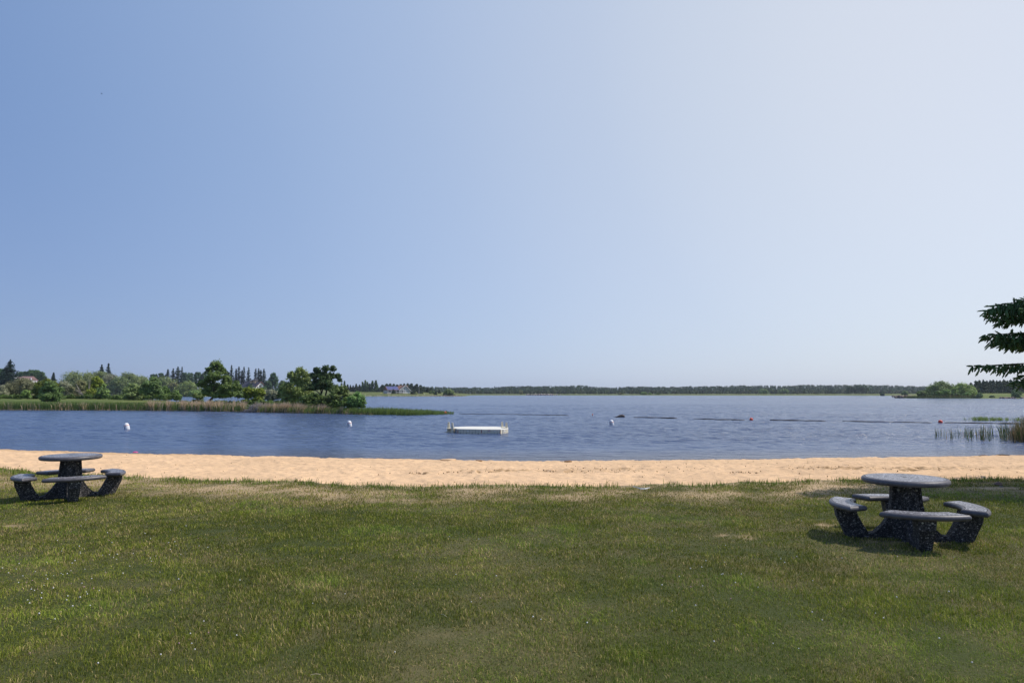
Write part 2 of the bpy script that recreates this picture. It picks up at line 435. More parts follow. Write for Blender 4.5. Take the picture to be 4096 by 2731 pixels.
land('far_shore', 'far shoreline land rising behind the lake',
     [(-1500, 470, 2300, 1.4), (1300, 480, 2300, 1.3), (1420, Dw(1585), 2300, 1), (1700, Dw(1585), 2300, .9), (1800, Dw(1584.8), 2300, .62), (1840, Dw(1584.8), 2300, .45), (1872, Dw(1583), 2300, .3), (1885, Dw(1580.7), 2600, .22), (2500, Dw(1581), 2600, .22), (3400, Dw(1581.5), 2600, .3), (3700, Dw(1583), 2600, .4), (5600, Dw(1583), 2600, .4)],
     [(0, -.8), (2, -.4), (12, .5), (40, 1.5), (80, 2.7), (200, 4.0), (600, 5), (2000, 6)], nu=400, nv=60, c0=(.10, .13, .04), c1=(.16, .17, .06), amp=.5, nscale=40)
land('right_shore', 'low point of land with lawn on the right side of the lake',
     [(3588, 335, 345, .1), (3640, 322, 400, .5), (3780, 318, 560, .8), (3950, 312, 620, 1), (4150, 305, 640, 1), (5200, 290, 650, 1)],
     [(0, -.8), (1.5, -.3), (8, .2), (30, .75), (60, 1.3), (300, 4)], nu=160, c0=(.11, .15, .04), c1=(.16, .18, .06), amp=.25, nscale=20)

# ------------------------------------------------------------------ lawn grass blades
def blades(x, y, z, L, Wd, C, lean=.6, az=None, seed=0, stiff=.5):
    g = np.random.default_rng(seed); n = len(x)
    az = g.random(n) * 2 * np.pi if az is None else az
    ln = lean * g.random(n)
    dx, dy = np.cos(az), np.sin(az)
    fa = g.random(n) * 2 * np.pi
    wx, wy = np.cos(fa) * Wd / 2, np.sin(fa) * Wd / 2
    V = np.empty((n, 5, 3), np.float32)
    m1 = L * .55; o1 = ln * L * .25 * (1 - stiff) * 1.6; o2 = ln * L * .85
    V[:, 0] = np.stack([x - wx, y - wy, z], -1); V[:, 1] = np.stack([x + wx, y + wy, z], -1)
    V[:, 2] = np.stack([x + dx * o1 - wx * .8, y + dy * o1 - wy * .8, z + m1], -1)
    V[:, 3] = np.stack([x + dx * o1 + wx * .8, y + dy * o1 + wy * .8, z + m1], -1)
    V[:, 4] = np.stack([x + dx * o2, y + dy * o2, z + L * (1 - .35 * ln)], -1)
    b = (np.arange(n) * 5)[:, None]
    Fc = np.concatenate([b + np.array([0, 1, 3]), b + np.array([0, 3, 2]), b + np.array([2, 3, 4])], 1).reshape(-1, 3)
    return V.reshape(-1, 3), Fc, np.repeat(C, 5, axis=0)
def join(parts):
    o = 0; Vs, Fs, Cs = [], [], []
    for V, Fc, C in parts:
        Vs.append(V); Fs.append(Fc + o); Cs.append(C); o += len(V)
    return np.concatenate(Vs), np.concatenate(Fs), np.concatenate(Cs)
parts = []
for bi, (ya, yb, dens, L0, w0) in enumerate([(3.3, 5.2, 6500, .042, .0036), (5.2, 7.5, 4200, .044, .0048), (7.5, 10.5, 2600, .046, .0065), (10.5, 22, 1700, .05, .0085)]):
    xm = .78 * yb + 3.2
    if bi == 3: xm = .78 * 14 + 1.5
    xa = -xm if bi < 3 else -15.5
    n = int((xm - xa) * (yb - ya) * dens)
    x = rng.uniform(xa, xm, n); y = rng.uniform(ya, yb, n)
    ye = y_edge(x)
    keep = (y < ye + .03) & (np.abs(x) < .78 * y + 3.2)
    # thins out towards the sand
    e = ye - y
    keep &= rng.random(n) < np.clip(.22 + e / .9, 0, 1)
    x, y, e = x[keep], y[keep], e[keep]; n = len(x)
    d = dryness(x, y)
    keep = rng.random(n) < 1 - (.2 + .55 * band(x, y)) * np.clip(d * 1.5 - .5, 0, 1) - .25 * patches(x, y)
    x, y, e, d = x[keep], y[keep], e[keep], d[keep]; n = len(x)
    tuft = fbm(x, y, .28, 101 + 3, 2)
    weed = vnoise(x, y, .8, 111)
    L = L0 * .86 * (.25 + 1.25 * tuft + .35 * rng.random(n))
    L *= 1 + 1.1 * np.clip(1 - e / .25, 0, 1) * rng.random(n) ** 2
    isdry = rng.random(n) < (.10 + .48 * d)
    gv = rng.random((n, 1))
    hue = fbm(x, y, 1.7, 121, 3)[:, None]
    g1 = np.array([.125, .170, .018]); g2 = np.array([.275, .285, .045]); g3 = np.array([.050, .105, .022])
    cg = g1 * (1 - gv) + g2 * gv
    cg = cg * (.55 + .9 * hue) + g3 * np.clip(weed[:, None] * 2.2 - 1.3, 0, .6)
    cd = np.array([.47, .37, .16]) * (.6 + .7 * rng.random((n, 1)))
    C = np.where(isdry[:, None], cd, cg)
    C *= (0.7 + .6 * tuft[:, None]) * (.8 + .4 * vnoise(x, y, .07, 131)[:, None])
    parts.append(blades(x, y, h_near(x, y) + .005, L, np.full(n, w0) * (.7 + .6 * rng.random(n)), C, lean=1.3, seed=bi + 1, stiff=.3))
V, Fc, C = join(parts)
tag(from_np('grass', V, Fc, M_grass, C=C), 'short mown grass, green with straw coloured dry patches', 'grass', kind='stuff')
print('grass tris', len(Fc))
# tall stems standing at the sand edge
n = 7000
x = rng.uniform(-16, 13, n); x = x[vnoise(x, x * 0, .5, 88) > .30]; n = len(x); y = y_edge(x) - rng.uniform(-.10, .45, n)
V, Fc, C = blades(x, y, h_near(x, y), rng.uniform(.05, .13, n) * np.where(rng.random(n) < .03, 1.7, 1), np.full(n, .010), np.array([.15, .21, .035]) * (.6 + rng.random((n, 1))), lean=.7, seed=77)
tag(from_np('edge_grass', V, Fc, M_grass, C=C), 'taller grass blades standing along the edge of the sand', 'grass', kind='stuff')

# clover flowers: tiny white balls, nobody could count them
def ico_np(cx, cy, cz, r):
    t = (1 + 5 ** .5) / 2
    b = np.array([(-1, t, 0), (1, t, 0), (-1, -t, 0), (1, -t, 0), (0, -1, t), (0, 1, t), (0, -1, -t), (0, 1, -t), (t, 0, -1), (t, 0, 1), (-t, 0, -1), (-t, 0, 1)]) / 1.9
    f = np.array([(0, 11, 5), (0, 5, 1), (0, 1, 7), (0, 7, 10), (0, 10, 11), (1, 5, 9), (5, 11, 4), (11, 10, 2), (10, 7, 6), (7, 1, 8), (3, 9, 4), (3, 4, 2), (3, 2, 6), (3, 6, 8), (3, 8, 9), (4, 9, 5), (2, 4, 11), (6, 2, 10), (8, 6, 7), (9, 8, 1)])
    c = np.stack([cx, cy, cz], -1)[:, None]
    n = len(cx)
    V = c + b[None] * np.asarray(r).reshape(-1, 1, 1)
    Fc = (f[None] + (np.arange(n) * 12)[:, None, None]).reshape(-1, 3)
    return V.reshape(-1, 3), Fc
px = np.concatenate([rng.normal(230, 130, 45), rng.normal(480, 180, 45), rng.uniform(500, 900, 8), rng.uniform(2600, 3300, 26), rng.uniform(0, 4000, 60)])
py = np.concatenate([rng.normal(2330, 50, 45), rng.normal(2190, 60, 45), rng.uniform(2180, 2300, 8), rng.uniform(2080, 2350, 26), rng.uniform(2060, 2650, 60)])
pts = np.array([G(a, max(b, 2060), .045) for a, b in zip(px, py)])
V, Fc = ico_np(pts[:, 0], pts[:, 1], pts[:, 2], rng.uniform(.004, .0075, len(pts)))
C = np.repeat(np.where(rng.random((len(pts), 1)) < .75, np.array([[.72, .70, .66]]), np.array([[.42, .25, .26]])), 12, axis=0)
tag(from_np('clover_flowers', V, Fc, attr_mat('petals', .8), C=C), 'tiny white clover flowers dotted through the lawn', 'flowers', kind='stuff')

# bits of debris on the sand
n = 420
x = rng.uniform(-14, 14, n); tt = rng.random(n)
y = y_edge(x) + .2 + tt * (y_water(x) - y_edge(x) - .3)
cl = rng.integers(0, len(rough_spots), n)
near = rng.random(n) < .55
sp = np.array([(s[0].x, s[0].y, s[1], s[2]) for s in rough_spots])
x = np.where(near, sp[cl, 0] + rng.normal(0, 1, n) * sp[cl, 2], x); y = np.where(near, sp[cl, 1] + rng.normal(0, 1, n) * sp[cl, 3], y)
V, Fc = ico_np(x, y, h_near(x, y) + .01, rng.uniform(.005, .017, n) * np.where(near, 1.1, .8))
V = V * 1.0 + rng.normal(0, .004, V.shape)
C = np.repeat(np.array([.30, .19, .10]) * rng.uniform(.3, 1.5, (n, 1)), 12, axis=0)
tag(from_np('beach_debris', V, Fc, M_soil, C=C), 'small dark clods and litter scattered over the sand', 'debris', kind='stuff')

# ------------------------------------------------------------------ picnic tables
M_top = speckle('terrazzo_top', (.055, .055, .062), (.33, .325, .35), 78, .15, .80, .42, (.60, .60, .63))
M_groove = plain('dark_groove', (.03, .03, .034), .7, .1, 9)
M_rim = plain('smooth_concrete_rim', (.105, .099, .110), .45, .25, 22)
M_agg = speckle('exposed_aggregate', (.022, .021, .022), (.130, .122, .118), 80, .42, .92, .9, (.40, .37, .34))
M_hole = plain('umbrella_hole', (.02, .02, .02), .8, .1, 5)
M_bolt = plain('bolt_plug', (.42, .40, .33), .7, .1, 30)
def offset_poly(pts, d):
    n = len(pts); out = []
    for i in range(n):
        p0, p1, p2 = Vector(pts[i - 1]), Vector(pts[i]), Vector(pts[(i + 1) % n])
        a = (p1 - p0).normalized(); b = (p2 - p1).normalized()
        na, nb = Vector((a.y, -a.x)), Vector((b.y, -b.x))
        m = (na + nb); m.normalize()
        out.append(p1 - m * d / max(.45, m.dot(na)))
    return out
def slab(name, outline, z0, z1, mats, parent, flat_in=.035):
    """rounded-edge concrete slab; top inset face gets material 1, outline counter-clockwise"""
    bm = bmesh.new(); h = (z1 - z0); r = h / 2
    prof = [(r * 1.0, z0)] + [(r * (1 - math.sin(t)), z0 + r - r * math.cos(t)) for t in [math.pi * q / 8 for q in range(1, 8)]] + [(r * 1.0, z1)]
    prof += [(flat_in + .004, z1 + .0005), (flat_in + .006, z1 - .003), (flat_in + .009, z1 - .003), (flat_in + .011, z1 + .001)]
    rings = []
    for d, z in prof:
        rings.append([bm.verts.new((p.x, p.y, z)) for p in offset_poly(outline, d)])
    n = len(outline)
    for ri_, (a, b) in enumerate(zip(rings[:-1], rings[1:])):
        for i in range(n):
            j = (i + 1) % n
            bm.faces.new([a[i], a[j], b[j], b[i]]).material_index = 2 if ri_ >= len(prof) - 4 else 0
    for ring, mi in ((rings[0], 0), (rings[-1], 1)):
        for tri in tessellate_polygon([[v_.co.copy() for v_ in ring]]):
            bm.faces.new([ring[q] for q in tri]).material_index = mi
    o = from_bm(name, bm, mats, parent)
    return o
def radial_profile(bm, prof, wfun, ang):
    """extrude an (r,z) outline sideways around direction ang"""
    c, s = math.cos(ang), math.sin(ang)
    L, Rr = [], []
    for r, z in prof:
        w = wfun(r, z) / 2
        L.append(bm.verts.new((r * c - w * s, r * s + w * c, z)))
        Rr.append(bm.verts.new((r * c + w * s, r * s - w * c, z)))
    n = len(prof)
    for i in range(n):
        j = (i + 1) % n
        bm.faces.new([L[i], L[j], Rr[j], Rr[i]])
    for tri in tessellate_polygon([[Vector((r, z, 0)) for r, z in prof]]):
        bm.faces.new([L[q] for q in tri]); bm.faces.new([Rr[q] for q in tri[::-1]])
def make_table(label):
    root = empty('picnic_table', (0, 0, 0))
    tag(root, label, 'picnic table', 'round concrete picnic tables with four curved seats')
    RT = .485
    circ = [(RT * math.cos(2 * math.pi * i / 64), RT * math.sin(2 * math.pi * i / 64)) for i in range(64)]
    top = slab('tabletop', circ, .695, .765, [M_rim, M_top, M_groove], root)
    bm = bmesh.new(); lathe(bm, [(0, .7665), (.022, .7675), (.026, .7660)], 20)
    from_bm('umbrella_hole', bm, M_hole, top)
    bm = bmesh.new()
    def oct_ring(r, z): return [bm.verts.new((r * math.cos(math.pi / 8 + i * math.pi / 4), r * math.sin(math.pi / 8 + i * math.pi / 4), z)) for i in range(8)]
    rs = [oct_ring(.205, -.05), oct_ring(.185, .15), oct_ring(.150, .45), oct_ring(.125, .6945)]
    for a, b in zip(rs[:-1], rs[1:]):
        for i in range(8): bm.faces.new([a[i], a[(i + 1) % 8], b[(i + 1) % 8], b[i]])
    bm.faces.new(rs[0]); bm.faces.new(rs[-1])
    from_bm('pedestal', bm, M_agg, root)
    for q in range(4):
        ang = -math.pi / 2 + q * math.pi / 2
        bm = bmesh.new()
        prof = [(.05, -.06), (.05, .6925), (.155, .6925), (.175, .45), (.20, .30), (.28, .18), (.375, .085), (.44, .075), (.50, .17), (.565, .30), (.585, .3795), (.81, .3795), (.80, .27), (.72, .08), (.66, -.06)]
        radial_profile(bm, prof, lambda r, z: .125 if r < .35 else (.125 + max(0, z) * .17), ang)
        from_bm('seat_support', bm, M_agg, root)
        ri, ro, ha = .575, .865, R(33.5)
        arc = [(ro * math.cos(ang + t), ro * math.sin(ang + t)) for t in np.linspace(-ha, ha, 25)]
        arc += [(ri * math.cos(ang + t), ri * math.sin(ang + t)) for t in np.linspace(ha * .93, -ha * .93, 21)]
        # soften the four corners
        pts = []
        n = len(arc)
        for i in range(n):
            p0, p1, p2 = Vector(arc[i - 1]), Vector(arc[i]), Vector(arc[(i + 1) % n])
            if (p1 - p0).normalized().dot((p2 - p1).normalized()) < .7:
                a = p1 + (p0 - p1).normalized() * min(.03, (p0 - p1).length * .5); b = p1 + (p2 - p1).normalized() * min(.03, (p2 - p1).length * .5)
                pts += [a, a.lerp(p1, .55).lerp(p1.lerp(b, .45), .5), b]
            else: pts.append(p1)
        slab('seat', [(p.x, p.y) for p in pts], .380, .445, [M_rim, M_top, M_groove], root, .03)
        for s in (-1, 1):
            bm = bmesh.new()
            c = Vector((math.cos(ang), math.sin(ang), 0)); tg = Vector((-c.y, c.x, 0))
            p = c * .803 + tg * s * .05 + Vector((0, 0, .352))
            tube(bm, [p - c * .02, p + c * .006], .011, 10)
            from_bm('bolt', bm, M_bolt, root)
    for a in (math.pi * .75, -math.pi * .25, -math.pi * .75):
        bm = bmesh.new(); c = Vector((math.cos(a), math.sin(a), 0))
        tube(bm, [c * .12 + Vector((0, 0, .62)), c * .143 + Vector((0, 0, .62))], .012, 10)
        from_bm('bolt', bm, M_bolt, root)
    return root
def copy_tree(o, parent=None):
    c = o.copy(); col.objects.link(c)
    if parent is not None: c.parent = parent
    for ch in [x for x in bpy.data.objects if x.parent is o]: copy_tree(ch, c)
    return c
t1 = make_table('larger grey speckled round table on the right, nearer the camera, partly tree shaded lawn behind')
t1.location = (4.865, 8.56, 0); t1.rotation_euler.z = R(-15)
t2 = copy_tree(t1)
t2.location = (-7.865, 12.3, -.06); t2.rotation_euler.z = R(38)
t2['label'] = 'smaller looking grey round table at far left, standing at the edge of the sand'
t1['label'] = 'nearer grey speckled round table on the lawn at right'

# ------------------------------------------------------------------ swim raft
M_plastic = plain('beige_plastic', (.72, .66, .50), .5, .06, 2)
M_deck = plain('pale_plastic_deck', (.80, .765, .66), .55, .04, 3)
M_cream = plain('cream_plastic', (.74, .67, .50), .5, .05, 3)
M_red = plain('red_strip', (.28, .02, .03), .5, .05, 3)
M_blue = plain('blue_strip', (.12, .17, .27), .5, .05, 3)
M_dark = plain('dark_seam', (.15, .135, .11), .7, .1, 5)
raft = empty('swim_raft', (0, 40.3, WZ))
RX = 0
def rp(px, D): return Vector(((px - 2048) / F * D, D - 40.3, 0))
poly = [rp(1813, 40.6), rp(1832, 39.4), rp(1926, 38.9), rp(2003, 38.7), rp(2033, 39.7), rp(2031, 41.3), rp(1985, 42.1), rp(1870, 42.3), rp(1822, 41.7)]
cx_ = sum((p.x for p in poly)) / len(poly)
raft.location.x = cx_
poly = [Vector((p.x - cx_, p.y, 0)) for p in poly]
tag(raft, 'beige plastic swim raft with two pairs of upright ladder posts floating on the lake', 'swim raft')
DZ = .265
bm = bmesh.new()
a = [bm.verts.new((p.x, p.y, -.25)) for p in poly]; b = [bm.verts.new((p.x, p.y, DZ - .012)) for p in poly]
for i in range(len(poly)): bm.faces.new([a[i], a[(i + 1) % len(poly)], b[(i + 1) % len(poly)], b[i]])
bm.faces.new(b); bm.faces.new(a[::-1])
hull = from_bm('float_body', bm, M_plastic, raft)
bm = bmesh.new()
cen = sum(poly, Vector()) / len(poly)
a = [bm.verts.new((p.x + (p - cen).normalized().x * .015, p.y + (p - cen).normalized().y * .015, DZ - .0115)) for p in poly]
b = [bm.verts.new((p.x, p.y, DZ + .012)) for p in poly]
for i in range(len(poly)): bm.faces.new([a[i], a[(i + 1) % len(poly)], b[(i + 1) % len(poly)], b[i]])
bm.faces.new(b); bm.faces.new(a[::-1])
from_bm('deck', bm, M_deck, raft)
def on_side(name, p0, p1, t0, t1, z0, z1, mat, out=.012, parent=hull):
    A, B = p0.lerp(p1, t0), p0.lerp(p1, t1)
    n = Vector(((p1 - p0).y, -(p1 - p0).x, 0)).normalized()
    bm = bmesh.new()
    vs = []
    for P in (A, B):
        for o_ in (-.01, out):
            for z in (z0, z1): vs.append(bm.verts.new((P.x + n.x * o_, P.y + n.y * o_, z)))
    bmesh.ops.convex_hull(bm, input=vs)
    return from_bm(name, bm, mat, parent)
for (i, nseg) in [(0, 2), (1, 4), (2, 3), (3, 3)]:
    p0, p1 = poly[i], poly[i + 1]
    for j in range(1, nseg):
        on_side('seam', p0, p1, j / nseg - .004, j / nseg + .004, -.02, DZ - .02, M_dark, .004)
    for j in range(nseg):
        t = (j + .5) / nseg
        on_side('drain_hole', p0, p1, t - .022, t + .022, .005, .05, M_dark, .009)
        on_side('seam', p0, p1, t - .002, t + .002, .05, .20, M_dark, .003)
on_side('red_strip', poly[1], poly[2], 0.0, .028, .02, .20, M_red)
on_side('red_strip', poly[2], poly[3], 0.0, .03, .07, DZ - .02, M_red)
on_side('red_strip', poly[2], poly[3], .965, .995, .0, DZ - .02, M_red)
on_side('blue_strip', poly[0], poly[1], .55, .75, .0, DZ - .02, M_blue)
on_side('blue_strip', poly[3], poly[4], .25, .33, .0, DZ - .02, M_blue)
p0, p1 = poly[2], poly[3]
n_ = Vector(((p1 - p0).y, -(p1 - p0).x, 0)).normalized()
P = p0.lerp(p1, .42) + n_ * .014 + Vector((0, 0, .20)); tg = (p1 - p0).normalized()
bm = bmesh.new()
ring = [bm.verts.new(P + tg * .05 * math.cos(t) + Vector((0, 0, .05 * math.sin(t)))) for t in np.linspace(0, 2 * math.pi, 20)[:-1]]
bm.faces.new(ring)
sg = from_bm('warning_sign', bm, M_white, raft)
bm = bmesh.new()
r1 = [P + n_ * .003 + tg * .054 * math.cos(t) + Vector((0, 0, .054 * math.sin(t))) for t in np.linspace(0, 2 * math.pi, 20)[:-1]]
r2 = [P + n_ * .003 + tg * .040 * math.cos(t) + Vector((0, 0, .040 * math.sin(t))) for t in np.linspace(0, 2 * math.pi, 20)[:-1]]
v1 = [bm.verts.new(q) for q in r1]; v2 = [bm.verts.new(q) for q in r2]
for i in range(19): bm.faces.new([v1[i], v1[(i + 1) % 19], v2[(i + 1) % 19], v2[i]])
u_ = (tg + Vector((0, 0, 1))).normalized(); w_ = (tg - Vector((0, 0, 1))).normalized()
bm.faces.new([bm.verts.new(P + n_ * .005 + u_ * a_ + w_ * b_) for a_, b_ in [(-.045, -.006), (.045, -.006), (.045, .006), (-.045, .006)]])
from_bm('prohibition_ring', bm, M_red, sg)
for (t, zz) in [(.66, .17)]:
    on_side('sticker', poly[2], poly[3], t, t + .06, zz - .02, zz + .015, M_white, .013)
on_side('sticker', poly[1], poly[2], .42, .46, .13, .18, M_white, .013)
on_side('sticker', poly[3], poly[4], .45, .6, .13, .2, M_white, .013)
def post(P, w0, w1, d, ztop, parent):
    bm = bmesh.new()
    v0 = [bm.verts.new((P.x + sx_ * w0, P.y + sy_ * d, -.1)) for sx_, sy_ in [(-1, -1), (1, -1), (1, 1), (-1, 1)]]
    v1 = [bm.verts.new((P.x - .01 + sx_ * w1, P.y + sy_ * d * .7, ztop)) for sx_, sy_ in [(-1, -1), (1, -1), (1, 1), (-1, 1)]]
    for i in range(4): bm.faces.new([v0[i], v0[(i + 1) % 4], v1[(i + 1) % 4], v1[i]])
    bm.faces.new(v1); bm.faces.new(v0[::-1])
    bmesh.ops.bevel(bm, geom=bm.edges[:], offset=.018, segments=2, affect='EDGES')
    return from_bm('ladder_post', bm, M_cream, parent)
def rq(px, D): q = rp(px, D); return Vector((q.x - cx_, q.y, 0))
post(rq(1797, 40.9), .105, .055, .10, .60, raft); post(rq(1811.5, 40.1), .10, .05, .10, .60, raft)
bm = bmesh.new(); q0 = rq(1791, 40.75); q1 = rq(1813, 40.35)
box(bm, q0.x, q1.x, min(q0.y, q1.y), q0.y + .12, .22, DZ - .01); box(bm, q0.x - .03, q1.x, q1.y - .05, q0.y + .05, .03, .075); box(bm, q0.x + .02, q1.x, q0.y + .05, q0.y + .12, -.1, .225)
from_bm('ladder_steps', bm, M_plastic, raft)
post(rq(2009.5, 41.3), .085, .05, .10, .60, raft); post(rq(2026.5, 40.2), .085, .055, .10, .60, raft)
bm = bmesh.new(); q0 = rq(2008, 41.3); q1 = rq(2031, 40.3)
box(bm, q0.x, q1.x, q1.y, q0.y, DZ + .013, DZ + .05); from_bm('ladder_steps', bm, M_plastic, raft)

# ------------------------------------------------------------------ buoys
M_orange = plain('orange_plastic', (.78, .07, .03), .35, .06, 4)
M_oband = plain('orange_band', (.75, .16, .05), .5, .05, 4)
M_bw = plain('buoy_white', (.84, .84, .84), .4, .03, 4)
def white_buoy(px, py, lean, label, s=1.0):
    P = G(px, py, WZ)
    root = empty('marker_buoy', P)
    tag(root, label, 'buoy', 'white marker buoys in a line across the swimming area')
    bm = bmesh.new()
    prof = [(0.10, -.25), (.155, -.18), (.158, .22), (.15, .28), (.125, .34), (.085, .385), (.04, .405), (0, .41)]
    lathe(bm, [(r * s, z * s) for r, z in prof], 20)
    b1 = from_bm('float', bm, M_bw, root, True)
    bm = bmesh.new(); lathe(bm, [(.1585 * s, .225 * s), (.1605 * s, .228 * s), (.1605 * s, .252 * s), (.1560 * s, .254 * s)], 20)
    b2 = from_bm('orange_band', bm, M_oband, root)
    bm = bmesh.new()
    for z, w in [(.17, .5), (.125, .6), (.085, .4)]:
        tlist = np.linspace(-math.pi / 2 - w / 2, -math.pi / 2 + w / 2, 5)
        lo = [bm.verts.new((.1605 * s * math.cos(t - .5), .1605 * s * math.sin(t - .5), (z - .010) * s)) for t in tlist]
        hi = [bm.verts.new((.1605 * s * math.cos(t - .5), .1605 * s * math.sin(t - .5), (z + .010) * s)) for t in tlist]
        for i in range(4): bm.faces.new([lo[i], lo[i + 1], hi[i + 1], hi[i]])
    from_bm('lettering', bm, M_dark, root)
    root.rotation_euler = (R(lean[0]), R(lean[1]), 0)
    return root
white_buoy(509, 1716.5, (0, -14), 'white dome topped buoy farthest left, leaning left, near the sandy shore', 1.02)
white_buoy(1399, 1705, (4, -8), 'white dome topped buoy between the reedy spit and the swim raft')
white_buoy(2447, 1701, (4, -6), 'white dome topped buoy right of the swim raft')
def ball(px, py, r, label, mat=None):
    P = G(px, py, WZ)
    root = empty('ball_buoy', P)
    tag(root, label, 'buoy', 'orange ball buoys along the floating boom')
    bm = bmesh.new(); bmesh.ops.create_uvsphere(bm, u_segments=24, v_segments=16, radius=r)
    bmesh.ops.translate(bm, verts=bm.verts, vec=(0, 0, r * .62))
    from_bm('float', bm, M_orange, root, True)
    bm = bmesh.new(); tube(bm, [(-r * 1.12, -r * .2, r * .30), (-r * .7, -r * .35, r * .28)], r * .13, 8)
    from_bm('rope_eye', bm, M_dark, root)
    return root
ball(1781, 1656, .19, 'orange ball buoy half hidden among the green reeds at the tip of the spit')
ball(2491, 1668.5, .155, 'orange ball buoy resting against the humped dark end of the boom')
ball(3005, 1681.5, .15, 'orange ball buoy in the middle of the boom, between two dark boom lengths')
ball(3762, 1692, .155, 'orange ball buoy farthest right on the boom near the reed clumps')
P = G(2370, 1665, WZ)
root = empty('marker_float', P); tag(root, 'tiny orange and white float bobbing left of the humped boom end', 'float')
bm = bmesh.new(); lathe(bm, [(.03, -.1), (.05, -.05), (.05, .10), (.04, .11)], 12); from_bm('lower_float', bm, M_bw, root)
bm = bmesh.new(); lathe(bm, [(.04, .111), (.055, .12), (.055, .21), (.035, .245), (0, .25)], 12); from_bm('upper_float', bm, M_oband, root)

def boom(pts, rad, label, name='floating_boom'):
    W_ = [G(a_, b_, WZ) for a_, b_ in pts]
    o_ = W_[0].copy()
    # resample with a gentle wander
    P3 = []
    for i in range(len(W_) - 1):
        L = (W_[i + 1] - W_[i]).length; n = max(2, int(L / .35))
        for j in range(n):
            q = W_[i].lerp(W_[i + 1], j / n)
            P3.append(q - o_ + Vector((0, .05 * math.sin(q.x * 1.3), .012 * math.sin(q.x * 4.1) + .045)))
    P3.append(W_[-1] - o_)
    n = len(P3)
    rr = [(.012 + (rad[0] + (rad[1] - rad[0]) * i / (n - 1)) * .75) * (1 if i % 9 else .6) * (.8 + .4 * random.random()) for i in range(n)]
    bm = bmesh.new(); tube(bm, P3, rr, 8)
    ob = from_bm(name, bm, M_dark_rubber, None, True)
    ob.location = o_
    tag(ob, label, 'boom', 'dark lengths of floating boom')
    return ob
boom([(1835, 1656), (2050, 1658.5), (2275, 1662)], (.018, .035), 'thin dark boom line leading from the spit reeds, behind the swim raft')
boom([(2535, 1670), (2640, 1672.5), (2707, 1674.5)], (.035, .085), 'dark boom length just right of the humped boom end')
boom([(2775, 1676), (2880, 1679.5), (2978, 1681)], (.03, .06), 'dark boom length just left of the middle orange ball buoy')
boom([(3080, 1682), (3200, 1684), (3303, 1685.5)], (.06, .05), 'dark boom length just right of the middle orange ball buoy')
boom([(3370, 1686), (3560, 1689.5), (3728, 1692)], (.05, .02), 'dark boom length ending left of the rightmost orange ball buoy')
boom([(3776, 1692), (3920, 1694), (4010, 1695.5), (4200, 1697)], (.03, .09), 'dark boom length running into the right reed clump')
P = G(2480, 1669, WZ)
bm = bmesh.new()
tube(bm, [(-.62, 0, -.02), (-.42, .02, .03), (-.22, .05, .07), (-.02, .12, .10), (.2, .15, .13), (.38, .14, .10), (.46, .1, -.05)], [.03, .05, .08, .13, .16, .14, .06], 10)
o = from_bm('boom_hump', bm, M_dark_rubber, None, True); o.location = P
tag(o, 'bunched up dark end of the boom rising behind an orange ball buoy', 'boom')

# ------------------------------------------------------------------ foliage
WIL = (.115, .140, .048); OLV = (.125, .125, .055); GRY = (.135, .140, .085); MID = (.075, .108, .027); DRK = (.042, .066, .021); LGT = (.120, .175, .045)
YEL = (.125, .150, .018); BLU = (.035, .065, .028); SPR = (.014, .032, .020); SPR2 = (.020, .040, .022); PINE = (.030, .048, .022)
def leaf_quads(P, N, size, C, g):
    n = len(P)
    a = g.normal(size=(n, 3)); u = np.cross(N, a); u /= np.linalg.norm(u, axis=1)[:, None] + 1e-9
    v = np.cross(N, u)
    s = (size * (.6 + .8 * g.random(n)))[:, None]
    asp = (.45 + .5 * g.random(n))[:, None]
    V = np.stack([P - u * s * .5, P + v * s * asp * .5, P + u * s * .5, P - v * s * asp * .5], 1).reshape(-1, 3)
    Fc = (np.arange(n) * 4)[:, None] + np.array([0, 1, 2, 3])
    return V, Fc, np.repeat(C, 4, axis=0)
